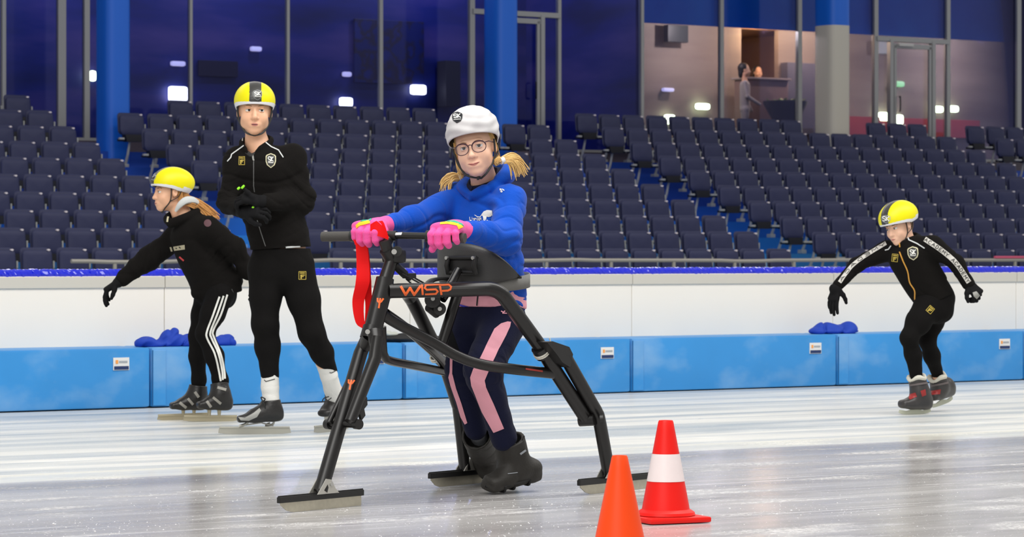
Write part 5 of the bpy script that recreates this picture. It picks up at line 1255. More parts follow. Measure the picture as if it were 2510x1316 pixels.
bp_ = [slab(chC + Z * .05, plC, .15, .09, .13, .09, rC, .04)] + chain([sRc, eRc, wRc], [.045, .038, .028], .02) + chain([sLc, eLc, wLc], [.045, .038, .028], .02) + [cap(sRc, sLc, .05, .05)] + chain([hRc, kRc, aRc, aRc - Z * .07], [.075, .052, .034, .034], .03) + chain([hLc, kLc, aLc, heel2 + Z * .08], [.075, .052, .034, .034], .03) + shrink(hRp, .004) + shrink(hLp, .004)
nkC = C(630, 352, .03)
coach, cface = body('person', bp_, hc, cb, 'tall person in yellow and black helmet, black tracksuit and white socks, hands clasped', neck=[cap(hc.w(0, -.03, -.07), nkC, .050, .054, .03), cap(nkC, chC + Z * .08, .056, .07, .03)], hv=.0027)
hc.bits(coach, cface, gaze=(-.25, .02), mouth=2, brow=m_browl)
Vh, Fh = sdf_mesh([ell(hc.w(0, -.030, .040), np.array([.081, .092, .088]) * hc.s, hc.R, 0), hc.e((0, -.070, -.030), (.05, .03, .045), .03)], .0045, cuts=[half(hc.w(0, .034, 0), hc.R[:, 1] - hc.R[:, 2] * .15)], carve=[hc.e((a * .088, -.004, -.012), (.02, .026, .034), .006) for a in (-1, 1)])
put('hair', Vh, Fh, m_browd, coach, True)
h_, hbv = helmet(hc, coach, 'race', 1.0, .050, (.101, .125, .096), (.030, .010, -.02), band=(-.030, .028))
drape('helmet_badge', [shield((631, 233), 11, 13)], [hbv], mat('badge_grey', (.22, .23, .24), .4), h_, .0015, 5); drape('badge_field', [shield((631, 233), 9.4, 11.2)], [hbv], m_hblk, h_, .0026, 5)
drape('badge_letters', place(GL['S'], (623.5, 226), (7, 0), (0, 8), 2) + place(GL['K'], (631.5, 226), (7, 0), (0, 8), 2) + stroke([(624, 237), (639, 237)], 1.3), [hbv], m_wprint, h_, .0036, 4)
strap(hc, coach, chin=(0, .062, -.122), side=.080, ear_y=-.002, r=.0042)
# jacket
foC = folds(21, .0042, (12, 34), axis=[.2, .2, 1])
jk = [slab(chC + Z * .035, plC + Z * .02, .172, .112, .158, .118, rC, .05, 2.4)] + chain([sRc, eRc, wRc + unit(eRc - wRc) * .05], [.072, .058, .042], .035) + chain([sLc, eLc, wLc + unit(eLc - wLc) * .04], [.074, .062, .044], .035) + [cap(sRc, chC + Z * .10, .06, .07, .04), cap(sLc, chC + Z * .10, .06, .07, .04)]
def nC(a, b_, c): return nkC + fC * a + rC * b_ + Z * c
rg_ = bez([nC(.085, 0, -.055), nC(.06, .055, -.02), nC(0, .074, .015), nC(-.06, .04, .03), nC(-.08, 0, .035), nC(-.06, -.04, .03), nC(0, -.074, .015), nC(.06, -.055, -.02), nC(.085, 0, -.055)], 3); jk += [cap(rg_[i], rg_[i + 1], .016, .016, .014) for i in range(len(rg_) - 1)]
foC = add_disp(foC, creases(eRc, .13, [.2, 0, 1], 91, .0050), creases(eLc, .14, [.6, 0, .8], 92, .0050), creases(plC + Z * .15, .16, [.2, 0, 1], 93, .0035))
V, Fc = sdf_mesh(jk, .0052, disp=foC, carve=[cap(nC(0, 0, .1), nC(.01, 0, -.03), .066, .062, .008), cap(nC(.05, 0, .03), nC(.085, 0, -.07), .04, .012, .008)], cuts=[half(C(660, 610), unit([.06, 0, -1]))])
jc = put('jacket', V, Fc, m_bfleece, coach, True); jcb = bvh_of(V, Fc)
MB().tube(bez([nC(.075, .03, -.05), nC(.088, 0, -.066), nC(.075, -.03, -.05)], 4), .014, 8).put('undershirt', m_strap, coach, True)
crest((664, 394), 12.5, 18, [jcb], jc); fbadge((593, 394), 7, 10, [jcb], jc)
drape('piping', stroke([(600, 355), (588, 364), (568, 378), (566, 386), (558, 395)], 2.6) + stroke([(650, 348), (665, 360), (683, 368), (694, 385)], 2.6) + stroke([(594, 333), (594, 345)], 2.6) + stroke([(649, 338), (654, 344)], 2.6), [jcb], m_pipe, jc, .002, 5)
drape('zip', stroke([(622, 385), (622, 455), (624, 470)], 2.2), [jcb], m_zip, jc, .002, 5); drape('lower_zip', stroke([(631, 540), (640, 570), (651, 603)], 2.2), [jcb], m_zip, jc, .002, 5)
drape('zip_puller', stroke([(620, 382), (622, 393)], 4) + stroke([(650, 610), (647, 622)], 4), [jcb], mat('zip_light', (.4, .4, .38), .4, metal=.4), jc, .003, 4)
drape('hem_piping', stroke([(701, 606), (735, 604)], 2.4), [jcb], m_pipe, jc, .003, 5)
# tights
lg = [slab(plC + Z * .03, plC - Z * .07, .150, .110, .148, .108, rC, .03, 2.4)] + chain([hRc, (hRc + kRc) / 2, kRc, C(656, 850, .0), aRc + Z * .01], [.098, .080, .066, .063, .046], .03) + chain([hLc, (hLc + kLc) / 2, kLc, C(790, 865, .04), aLc + Z * .03], [.096, .083, .066, .056, .042], .03)
V, Fc = sdf_mesh(lg, .0055, disp=folds(22, .0018, (18, 40)), cuts=[half(aRc + Z * .012, -Z) if False else half(C(660, 921), -Z) if False else half(plC + Z * .04, Z)])
tg = put('tights', V, Fc, m_btight, coach, True); tgb = bvh_of(V, Fc); fbadge((741, 675), 8.5, 9.5, [tgb, jcb], tg)
for a_, pts, sw in ((0, [C(661, 916, .0), C(662, 950, .0), C(665, 992, .0)], [(648, 931), (652, 935), (673, 929)]), (1, [C(794, 886, .08), C(806, 920, .115), C(820, 972, .2)], [(808, 913), (812, 914), (822, 909)])):
    V, Fc = sdf_mesh(chain(pts, [.0455, .0455, .044], .01), .004, disp=folds(30 + a_, .0012, (40, 80)), cuts=[half(pts[0], pts[0] - pts[1])]); sk = put('sock', V, Fc, mat('white_sock', (.74, .73, .70), .85, bump=.5, bscale=300), coach, True)
    drape('sock_mark', stroke(sw, 1.8), [bvh_of(V, Fc)], m_strap, sk, .0015, 4)
for nm, hp_, w_, e_ in (('r', hRp, wRc, eRc), ('l', hLp, wLc, eLc)):
    V, Fc = sdf_mesh(hp_ + [cap(w_, w_ + unit(e_ - w_) * .05, .032, .036, .01)], .0036); gv = put('glove', V, Fc, m_bglove, coach, True)
    mg_ = mat('lime_tip', (.30, .85, .02), .6)
    tp = [(618, 507, -.30, 629, 514), ] if nm == 'r' else [(582, 464, -.30, 588, 459), (592, 462, -.30, 599, 454)]
    bvg = bvh_of(V, Fc)
    for x, y, dd, x2, y2 in tp:
        rr_ = ray(x, y); hit = bvg.ray_cast(Vector(CAM), Vector(unit(rr_)))
        pa = np.array(hit[0]) if hit[0] is not None else C(x, y, -.28); dpt = pa[1]
        MB().tube(bez([P(x, y, dpt), P((x + x2) / 2, (y + y2) / 2, dpt), P(x2, y2, dpt)], 3), [.006, .010, .008] if nm == 'r' else [.005, .0065, .005], 8).put('lime_fingertip', mg_, gv, True)
# skates of the coach
sh, shb, f_, u_, s_ = shell_shoe('skate_boot', heel1 + Z * .002, toe1 - Z * .008, Z, C(665, 985, 0), m_bshoe, coach, .037, rcuff=.045, toeh=.022)
drape('boot_panel', [[(584, 1022), (600, 1024), (622, 1012), (636, 1000), (640, 1006), (630, 1022), (610, 1031), (590, 1030)]], [shb], mat('boot_silver', (.30, .30, .28), .4), sh, .0015, 5)
MB().tube(bez([C(643, 985, -.05), C(650, 978, -.06), C(640, 974, -.06), C(648, 992, -.06), C(652, 1008, -.05)], 5), .0035, 6).put('laces', m_strap, sh, True)
MB().tube(bez([C(672, 1030, 0), C(668, 1040, 0), C(650, 1042, 0), C(662, 1037, 0)], 5), .006, 8).tube(bez([C(608, 1034, -.03), C(600, 1040, -.03), C(586, 1045, -.03)], 5), .007, 8).tube([C(590, 1043, -.03), C(640, 1036, -.01), C(670, 1043, 0)], .0035, 6).put('blade_holder', m_steel, coach, True)
cbl = C(624, 1063.5, 0); cbl[2] = 0; long_blade(C(624, 1060, -.02) * np.array([1, 1, 0]), np.array([-1, -.05, 0]), .372, 0, .030, mat('blade_pale', (.40, .39, .34), .35, metal=.5), coach)
sh, shb, f_, u_, s_ = shell_shoe('skate_boot', heel2, toe2, Z, C(818, 965, .22), m_bshoe, coach, .037, rcuff=.045, toeh=.022)
MB().tube(bez([C(806, 972, .12), C(794, 976, .1), C(791, 984, .1), C(802, 982, .1), C(812, 975, .12)], 5), .003, 6).put('laces', m_strap, sh, True)
b2 = (heel2 + toe2) / 2 * np.array([1, 1, 0]); long_blade(b2, unit((toe2 - heel2) * np.array([1, 1, 0])), .37, 0, .030, mat('blade_pale', (.40, .39, .34), .35, metal=.5), coach)
for q in (.25, .75): MB().box((heel2 * (1 - q) + toe2 * q) * np.array([1, 1, 0]) + Z * .058, (.03, .012, .05)).put('blade_holder', m_steel, coach)

# ---------------------------------------------------------------- stooping girl at the left
G = off(16.75)
gb2 = G(500, 1030, 0) * np.array([1, 1, 0])
h2 = Head(G(416, 470, 0), [-.90, -.42, -.02], [-.02, 0, 1], .90)
fG = unit([-.72, -.68, 0]); rG = np.cross(fG, Z)
chG, plG = G(478, 585, 0), G(532, 700, .02); nkG = G(446, 527, .0)
sLg, eLg, wLg = G(512, 562, -.12), G(572, 606, -.10), G(612, 668, -.06); sRg, eRg, wRg = G(436, 578, .12), G(358, 640, .12), G(290, 692, .08)
hLg, kLg, aLg = G(540, 722, -.07), G(502, 818, -.10), G(540, 932, -.06); hRg, kRg, aRg = G(508, 722, .09), G(484, 822, .10), G(487, 932, .10)
print('girl2', [round(float(np.linalg.norm(a - b_)), 3) for a, b_ in ((sRg, eRg), (eRg, wRg), (sLg, eLg), (eLg, wLg), (hRg, kRg), (kRg, aRg), (chG, plG))])
hRp, _, _ = hand(wRg, wRg + unit([-.80, -.1, -.50]), unit([-.5, -.1, .8]), .92, -1, curls=((.65, .35, .2), (.75, .4, .2), (.8, .4, .3), (.85, .4, .3)), fat=1.2, tdir=unit([-.1, -.55, -.75]))
hLp, _, _ = hand(wLg, wLg + unit([.35, 0, -.9]), unit([.8, .2, .4]), .92, 1, curls=((.4, .4, .3),) * 4, fat=1.2)
bp_ = [slab(chG, plG, .11, .08, .11, .08, rG, .04)] + chain([sRg, eRg, wRg], [.036, .03, .024], .02) + chain([sLg, eLg, wLg], [.036, .03, .024], .02) + [cap(sRg, sLg, .05, .05)] + chain([hRg, kRg, aRg, aRg - Z * .06], [.05, .036, .027, .027], .03) + chain([hLg, kLg, aLg, aLg - Z * .06], [.05, .036, .027, .027], .03) + shrink(hRp, .004) + shrink(hLp, .004)
girl2, g2f = body('person', bp_, h2, gb2, 'stooping long-haired girl in yellow helmet and black hooded jacket, striped leggings, one arm reaching forward', child=True, neck=[cap(h2.w(0, -.035, -.06), nkG, .045, .048, .03), cap(nkG, chG, .05, .06, .03)], mskin=m_skin, hv=.0026)
h2.bits(girl2, g2f, gaze=(.05, -.02), mouth=0, brow=m_browd)
m_hair2 = mat('golden_brown_hair', (.50, .24, .07), .5, var=.3, vscale=90)
Vh, Fh = sdf_mesh([ell(h2.w(0, -.030, .036), np.array([.083, .094, .088]) * h2.s, h2.R, 0), h2.e((0, -.080, -.045), (.055, .035, .06), .03)], .004, cuts=[half(h2.w(0, .038, 0), h2.R[:, 1])], carve=[h2.e((a * .088, -.004, -.012), (.02, .024, .032), .006) for a in (-1, 1)])
put('hair', Vh, Fh, m_hair2, girl2, True)
hair_lock([h2.w(0, -.09, -.02), G(455, 488, .02), G(482, 500, .0), G(505, 515, -.04), G(524, 535, -.08)], .030, 11, 60, .25, m_hair2, 'long_hair', girl2)
hair_lock([h2.w(-.07, -.04, .0), h2.w(-.078, -.045, -.05), G(458, 500, -.06), G(476, 506, -.06)], .014, 12, 24, .3, m_hair2, 'hair_lock', girl2)
h_, hbv = helmet(h2, girl2, 'race', 1.02, .054, (.104, .130, .100), (.040, .006, -.016), band=(-.030, .030))
drape('helmet_badge', place(GL['S'], (369, 427), (6, -2.5), (1.2, 9), 2) + place(GL['K'], (376, 424.5), (6, -2.5), (1.2, 9), 2), [hbv], m_gry, h_, .002, 4)
drape('badge_outline', sum([stroke([a, b_], 1.2) for a, b_ in zip(shield((374, 431), 8, 11, -.25), shield((374, 431), 8, 11, -.25)[1:] + shield((374, 431), 8, 11, -.25)[:1])], []), [hbv], m_gry, h_, .002, 4)
strap(h2, girl2, chin=(0, .048, -.128), side=.080, ear_y=-.004, r=.0045)
jk = [slab(chG - Z * .0, plG, .150, .118, .150, .125, rG, .05, 2.4)] + chain([sRg, eRg, wRg + unit(eRg - wRg) * .03], [.070, .058, .045], .035) + chain([sLg, eLg, wLg], [.072, .060, .047], .035) + [cap(sRg, chG + Z * .06, .06, .08, .04), cap(sLg, chG + Z * .06, .06, .08, .04), cap(G(575, 690, .05), G(545, 680, .02), .03, .07, .04), cap(G(482, 718, -.02), G(500, 680, 0), .035, .08, .04)]
def nG(a, b_, c): return nkG + fG * a + rG * b_ + Z * c
rg_ = bez([nG(.075, 0, -.045), nG(.045, .07, -.02), nG(-.02, .085, .005), nG(-.08, .05, .02), nG(-.10, 0, .02), nG(-.08, -.05, .02), nG(-.02, -.085, .005), nG(.045, -.07, -.02), nG(.075, 0, -.045)], 3); jk += [cap(rg_[i], rg_[i + 1], .026, .026, .014) for i in range(len(rg_) - 1)]
V, Fc = sdf_mesh(jk, .0055, disp=add_disp(folds(41, .0045, (12, 36), axis=[.4, .2, 1]), creases(eLg, .14, [1, 0, -.8], 94, .005), creases(eRg, .14, [1, 0, .8], 95, .0045), creases(plG + Z * .08, .15, [.4, 0, 1], 96, .0045)), carve=[cap(nG(-.01, 0, .1), nG(0, 0, -.01), .064, .06, .008)], cuts=[half(G(520, 734), unit([.28, 0, -1]))])
j2 = put('jacket', V, Fc, m_bfleece, girl2, True); j2b = bvh_of(V, Fc)
MB().tube(bez([G(430, 518, -.08), G(441, 502, -.085), G(456, 491, -.07), G(474, 491, -.03), G(488, 500, .01)], 5), [.006, .013, .017, .017, .012], 9, flat=1.3, up=Z).put('hood_lining', mat('pale_lining', (.55, .57, .57), .9), girl2, True)
drape('zip', stroke([(412, 533), (411, 543)], 4), [j2b], m_cream, j2, .003, 4); drape('chest_label', [[(416, 606), (453, 600), (454, 611), (419, 616)]], [j2b], mat('label_cream', (.42, .38, .26), .6), j2, .002, 5)
drape('label_print', stroke([(424, 609), (426, 610)], 2.4) + stroke([(432, 608), (434, 609)], 2.4) + stroke([(440, 605), (443, 608)], 2.4), [j2b], m_strap, j2, .003, 4)
drape('red_tag', stroke([(441, 630), (450, 638)], 4), [j2b], mat('tag_red', (.6, .05, .05), .6), j2, .002, 4)
tt_ = np.linspace(0, 2 * math.pi, 15)[:-1]; drape('sleeve_patch', [[(509 + 9 * math.cos(t), 547 + 9 * math.sin(t)) for t in tt_]], [j2b], mat('patch_red', (.10, .04, .05), .7), j2, .002, 4)
drape('pocket_zip', stroke([(567, 710), (572, 721)], 4), [j2b], m_zip, j2, .002, 4)
lg = [slab(plG, plG - Z * .04, .11, .10, .11, .10, rG, .03, 2.4)] + chain([hLg, (hLg + kLg) / 2 + np.array([.0, 0, 0]), kLg, G(525, 872, -.08), aLg, G(541, 950, -.06)], [.078, .064, .049, .050, .040, .038], .03) + chain([hRg, (hRg + kRg) / 2, kRg, G(484, 872, .1), aRg, G(487, 950, .10)], [.072, .060, .046, .046, .037, .036], .03)
V, Fc = sdf_mesh(lg, .005, disp=folds(43, .0015, (20, 50))); l2 = put('leggings', V, Fc, m_btight, girl2, True); l2b = bvh_of(V, Fc)
for pts in ([(538, 727), (521.5, 774), (507, 812.6), (508, 830), (526, 866), (536, 907), (541, 934)], [(548, 725), (532, 771), (515.6, 812.6), (518.6, 830), (535, 866), (544, 907), (546, 931)], [(557, 722), (541, 771), (522, 810), (524, 827), (541, 869), (549, 907), (551, 928)]):
    drape('white_stripe', band_poly([tuple(p) for p in bez([np.array(q) for q in pts], 4)], 4.4), [l2b], m_wprint, l2, .002, 6)
for nm, hp_, w_, e_ in (('r', hRp, wRg, eRg), ('l', hLp, wLg, eLg)):
    V, Fc = sdf_mesh(hp_ + [cap(w_, w_ + unit(e_ - w_) * .05, .030, .034, .01)], .0036); put('glove', V, Fc, m_bglove, girl2, True)
m_grys = mat('strap_grey', (.30, .29, .26), .5)
for heel, toe, ank, cuff, bl, bits_, dd in ((G(560, 1003, -.06), G(484, 1003, -.12), G(540, 965, -.08), G(538, 940, -.07), (516, 1030), [((508, 985), (516, 996)), ((524, 975), (540, 988)), ((535, 950), (552, 955))], -.09), (G(500, 1002, .12), G(418, 1005, .06), G(483, 968, .10), G(486, 944, .10), (452, 1030), [((442, 988), (455, 998)), ((462, 978), (472, 990)), ((479, 962), (486, 972))], .09)):
    b_, bb_, f_, u_, s_ = shell_shoe('skate_boot', heel, toe, Z, ank, m_bshoe, girl2, .038, rcuff=.050, cuff=cuff, toeh=.024)
    for (xa, ya), (xb, yb) in bits_: drape('velcro_tab', stroke([(xa, ya), (xb, yb)], 6.5), [bb_], m_grys, b_, .003, 5)
    for q in (.30, .62): 
        cc = heel * (1 - q) + toe * q; MB().tube([cc + u_ * .010 + f_ * .0, cc * np.array([1, 1, 0]) + Z * .030], [.013, .008], 8).put('blade_post', m_steel2, girl2, True)
    bc = (heel * .42 + toe * .58) * np.array([1, 1, 0]); long_blade(bc, toe - heel, .31, 0, .022, m_steel2, girl2, tubeh=.014)

# ---------------------------------------------------------------- the boy with outstretched arms
Y_ = off(17.45)
yb = Y_(2260, 1010, 0) * np.array([1, 1, 0])
h3 = Head(Y_(2203, 553, 0), [-.70, -.66, -.28], [-.34, -.12, .93], .88)
fY = unit([-.62, -.78, 0]); rY = np.cross(fY, Z)
chY, plY = Y_(2235, 635, 0), Y_(2290, 735, .03); nkY = Y_(2222, 598, .02)
sRy, eRy, wRy = Y_(2172, 615, .10), Y_(2098, 650, .10), Y_(2052, 702, .06); sLy, eLy, wLy = Y_(2286, 604, -.08), Y_(2344, 644, -.08), Y_(2374, 696, -.06)
hRy, kRy, aRy = Y_(2275, 748, -.02), Y_(2228, 828, -.10), Y_(2246, 920, -.04); hLy, kLy, aLy = Y_(2298, 752, .10), Y_(2273, 835, .10), Y_(2298, 918, .22)
hRp, _, _ = hand(wRy, wRy + unit([-.28, -.1, -.92]), unit([-.75, -.6, .1]), .92, -1, curls=((.12, .2, .15), (.12, .25, .2), (.15, .25, .2), (.2, .3, .2)), fat=1.18, tdir=unit([.62, -.1, -.75]), spread=.12)
hLp, _, _ = hand(wLy, wLy + unit([.55, -.3, -.62]), unit([.35, -.8, .4]), .92, 1, curls=((1.0, 1.2, .9),) * 4, fat=1.2, tdir=unit([-.3, -.5, -.8]))
bp_ = [slab(chY, plY, .10, .075, .10, .075, rY, .04)] + chain([sRy, eRy, wRy], [.034, .028, .022], .02) + chain([sLy, eLy, wLy], [.034, .028, .022], .02) + [cap(sRy, sLy, .045, .045)] + chain([hRy, kRy, aRy, aRy - Z * .05], [.05, .034, .026, .026], .03) + chain([hLy, kLy, aLy, aLy - Z * .04], [.05, .034, .026, .026], .03) + shrink(hRp, .004) + shrink(hLp, .004)
boy, bfc = body('person', bp_, h3, yb, 'crouching boy in yellow helmet and black tracksuit with lettered sleeves, both arms held out', child=True, neck=[cap(h3.w(0, -.035, -.06), nkY, .044, .048, .03), cap(nkY, chY, .05, .06, .03)], mskin=m_skin2, hv=.0026)
h3.bits(boy, bfc, gaze=(.1, -.25), mouth=0, brow=m_browd)
Vh, Fh = sdf_mesh([ell(h3.w(0, -.030, .036), np.array([.080, .092, .086]) * h3.s, h3.R, 0), h3.e((0, -.075, -.025), (.045, .03, .045), .03)], .004, cuts=[half(h3.w(0, .030, 0), h3.R[:, 1])], carve=[h3.e((a * .088, -.004, -.012), (.02, .026, .034), .006) for a in (-1, 1)])
put('hair', Vh, Fh, m_browd, boy, True)
h_, hbv = helmet(h3, boy, 'race', 1.10, .054, (.106, .134, .100), (.034, .004, .012), band=(-.034, .024))
drape('badge_outline', sum([stroke([a, b_], 1.3) for a, b_ in zip(shield((2172, 537), 10, 9), shield((2172, 537), 10, 9)[1:] + shield((2172, 537), 10, 9)[:1])], []), [hbv], m_gry, h_, .002, 4)
drape('helmet_badge', place(GL['S'], (2164, 531), (7, 0), (0, 10), 2.2) + place(GL['K'], (2172, 531), (8, 0), (0, 10), 2.2), [hbv], m_wprint, h_, .003, 4)
strap(h3, boy, chin=(0, .045, -.125), side=.080, ear_y=-.004)
jk = [slab(chY + Z * .0, plY + Z * .01, .132, .100, .118, .108, rY, .05, 2.4)] + chain([sRy, eRy, wRy + unit(eRy - wRy) * .01], [.056, .043, .033], .03) + chain([sLy, eLy, wLy + unit(eLy - wLy) * .0], [.058, .045, .036], .03) + [cap(sRy, chY + Z * .06, .05, .07, .04), cap(sLy, chY + Z * .06, .05, .07, .04)]
def nY(a, b_, c): return nkY + fY * a + rY * b_ + Z * c
rg_ = bez([nY(.062, 0, .0), nY(.04, .050, .012), nY(-.01, .062, .024), nY(-.05, .04, .04), nY(-.062, 0, .045), nY(-.05, -.04, .04), nY(-.01, -.062, .024), nY(.04, -.050, .012), nY(.062, 0, .0)], 3); jk += [cap(rg_[i], rg_[i + 1], .021, .021, .014) for i in range(len(rg_) - 1)]
V, Fc = sdf_mesh(jk, .005, disp=add_disp(folds(51, .0025, (16, 42), axis=[.4, .2, 1]), creases(eRy, .10, [1, 0, .8], 97, .003), creases(eLy, .10, [1, 0, -.8], 98, .003), creases(plY + Z * .08, .14, [.4, 0, 1], 99, .0035)), carve=[cap(nY(-.005, 0, .1), nY(0, 0, 0), .052, .05, .008)], cuts=[half(Y_(2290, 738), unit([.42, 0, -1]))])
j3 = put('jacket', V, Fc, m_bfleece, boy, True); j3b = bvh_of(V, Fc)
crest((2238, 621), 13, 17, [j3b], j3, -.08); fbadge((2194, 632), 7, 9, [j3b], j3, .1)
drape('collar_zip', band_poly([(2204, 590), (2206, 606)], 3), [j3b], mat('zip_gold', (.62, .30, .04), .5), j3, .002, 5); drape('zip', band_poly([tuple(p) for p in bez([np.array(q) for q in [(2205, 617), (2214, 640), (2225, 665), (2230, 692), (2242, 712), (2243, 735), (2253, 749)]], 4)], 3), [j3b], mat('zip_gold', (.62, .30, .04), .5), j3, .002, 5)
drape('piping', stroke([(2223, 577), (2228, 588), (2248, 597), (2266, 608)], 2.8) + stroke([(2170, 613), (2178, 611), (2184, 603)], 2.6), [j3b], m_pipe, j3, .002, 5)
LB = [(2267, 586), (2303, 610), (2334, 635), (2352, 656), (2366, 678), (2375, 692)]; RB = [(2172, 596), (2145, 612), (2116, 630), (2090, 650), (2072, 672), (2058, 692)]
LBs = [tuple(p) for p in bez([np.array(q) for q in LB], 4)]; RBs = [tuple(p) for p in bez([np.array(q) for q in RB], 4)]
drape('sleeve_band', band_poly(LBs, 12), [j3b], mat('band_white', (.62, .60, .56), .6), j3, .002, 6); drape('sleeve_letters', along('ACADEMY ACADEMY', LBs, 7.5, 1.5), [j3b], m_strap, j3, .0032, 5)
drape('sleeve_band', band_poly(RBs, 9), [j3b], mat('band_white', (.62, .60, .56), .6), j3, .002, 6); drape('sleeve_letters', along('YMEDACA', RBs, -5.5, 1.3), [j3b], m_strap, j3, .0032, 5)
lg = [slab(plY + Z * .0, plY - Z * .04, .112, .100, .115, .10, rY, .03, 2.4), cap(Y_(2308, 728, .06), plY, .07, .08, .04)] + chain([hRy, (hRy + kRy) / 2, kRy, Y_(2238, 868, -.06), aRy], [.085, .070, .047, .047, .037], .03) + chain([hLy, (hLy + kLy) / 2, kLy, Y_(2284, 872, .14), aLy], [.078, .058, .046, .047, .035], .03)
V, Fc = sdf_mesh(lg, .005, disp=folds(53, .0015, (20, 50)), cuts=[half(plY + Z * .05, Z)]); l3 = put('tights', V, Fc, m_btight, boy, True); l3b = bvh_of(V, Fc)
fbadge((2280, 759), 7, 8, [l3b, j3b], l3, .7)
for nm, hp_, w_, e_ in (('r', hRp, wRy, eRy), ('l', hLp, wLy, eLy)):
    V, Fc = sdf_mesh(hp_ + [cap(w_, w_ - unit(e_ - w_) * .02, .028, .034, .01)], .0036); gv = put('glove', V, Fc, m_bglove, boy, True); bg_ = bvh_of(V, Fc)
    drape('glove_tab', [[(2024, 728), (2030, 722), (2030, 740), (2026, 752), (2021, 748)]] if nm == 'r' else [[(2384, 717), (2393, 714), (2402, 724), (2394, 733), (2387, 726)]], [bg_], mat('tab_grey', (.28, .28, .26), .6), gv, .002, 5)
m_bgr = mat('boot_grey', (.035, .032, .032), .4); m_bred = mat('boot_red', (.30, .02, .02), .45); m_fur = mat('cream_fur', (.62, .60, .52), .95, bump=1, bscale=90); m_pale = mat('blade_white', (.50, .52, .42), .4, metal=.2)
for heel, toe, ank, cuff, dd, red, tabs, lift in ((Y_(2274, 1001, -.0), Y_(2210, 1003, -.10), Y_(2254, 958, -.04), Y_(2248, 928, -.04), 0, [[(2224, 968), (2244, 962), (2248, 972), (2230, 980)], [(2256, 958), (2268, 954), (2270, 968), (2260, 972)]], [(2226, 945), (2274, 938)], 0), (Y_(2330, 968, .35), Y_(2284, 985, .20), Y_(2304, 948, .24), Y_(2298, 925, .22), .3, [[(2282, 958), (2306, 954), (2304, 966), (2284, 968)], [(2312, 920), (2320, 912), (2322, 924), (2314, 930)]], [(2284, 945), (2322, 938)], 1)):
    up_ = Z if not lift else unit(np.cross(np.cross(unit(toe - heel), Z), unit(toe - heel)))
    b_, bb_, f_, u_, s_ = shell_shoe('skate_boot', heel, toe, up_, ank, m_bgr, boy, .040, rcuff=.052, cuff=cuff, toeh=.030)
    for r_ in red: drape('red_panel', [r_], [bb_], m_bred, b_, .002, 5)
    drape('boot_strap', stroke(tabs, 5), [bb_], mat('boot_strap_grey', (.12, .10, .10), .5), b_, .004, 5)
    ax_ = unit(cuff - ank); rp_ = [cuff + ax_ * (.004 + .008 * math.sin(3 * t)) + (s_ * math.cos(t) + unit(np.cross(ax_, s_)) * math.sin(t)) * .047 for t in np.linspace(0, 2 * math.pi, 25)]
    MB().tube(rp_, [.012 + .003 * math.sin(7 * i) for i in range(25)], 8, caps=False).put('fur_cuff', m_fur, b_, True)
    cc = (heel + toe) / 2 - u_ * .018 if lift else (heel + toe) / 2 * np.array([1, 1, 0])
    hgt = .030 if lift else max(.02, heel[2] - .004)
    n_ = 10; sdv = unit(np.cross(f_, Z)); base_ = cc - u_ * (.022 if lift else 0)
    fl = f_ if lift else unit(f_ * np.array([1, 1, 0])); poly = [base_ + fl * (.235 * (i / n_ - .5)) + u_ * (.001 + .012 * abs(i / n_ * 2 - 1) ** 5) for i in range(n_ + 1)] + [base_ + fl * .112 + u_ * .030, base_ + fl * .06 + u_ * .022, base_ + u_ * .034, base_ - fl * .06 + u_ * .022, base_ - fl * .114 + u_ * .030]
    MB().prism(poly, sdv * .006).put('blade', m_pale, boy)

# ================================================================== things lying on the pads
def heap(name, lab, cat, pts, seed, m, h=.006, amp=.012, group=None, fr=(22, 60)):
    pr = [ell(c, r, np.stack([U, N, Z], 1), .03) for c, r in pts]; V, Fc = sdf_mesh(pr, h, disp=folds(seed, amp, fr), cuts=[half(sp(0, 0,   .3650), -Z)])
    b_ = np.mean([c for c, r in pts], 0); b_ = np.array([b_[0], b_[1], .3650]); o = put(name, V, Fc, m, None, True, b_); return props(o, lab, cat, group)
def pad_pt(x, n, z): t = t_at(x, n); return sp(t, n, z)
m_blu = mat('blue_cloth', (.004, .045, .42), .75, bump=.3, bscale=60); n1 = NW + .14
heap('jacket', 'crumpled royal blue jacket with a raised peak, on the pad behind the stooping girl', 'jacket', [(pad_pt(385, n1, .38), (.10, .08, .03)), (pad_pt(418, n1, .40), (.075, .08, .075)), (pad_pt(450, n1, .39), (.12, .08, .045)), (pad_pt(352, n1, .385), (.06, .07, .04))], 61, m_blu, group='blue clothing on the pads')
heap('jacket', 'small royal blue bundle on the pad between the stooping girl and the coach', 'jacket', [(pad_pt(538, n1, .385), (.10, .07, .04)), (pad_pt(556, n1, .39), (.05, .06, .05))], 62, m_blu, group='blue clothing on the pads')
heap('jacket', 'crumpled royal blue jacket on the pad below the reaching hand of the boy', 'jacket', [(pad_pt(2046, n1, .38), (.22, .09, .03)), (pad_pt(2035, n1, .40), (.10, .08, .055)), (pad_pt(2072, n1, .395), (.07, .07, .05))], 64, m_blu, amp=.016, group='blue clothing on the pads')
bag = heap('sports_bag', 'low black bag with a white patch lying on the pad behind the frame', 'bag', [(pad_pt(985, n1, .385), (.16, .10, .035)), (pad_pt(1040, n1, .38), (.18, .10, .025))], 66, mat('bag_black', (.010, .010, .012), .7), amp=.006)
V, Fc = sdf_mesh([ell(pad_pt(958, n1, .415), (.055, .05, .02), np.stack([U, N, Z], 1), .01)], .005, disp=folds(67, .005, (30, 60))); put('white_patch', V, Fc, mat('patch_white', (.5, .52, .48), .7), bag, True)
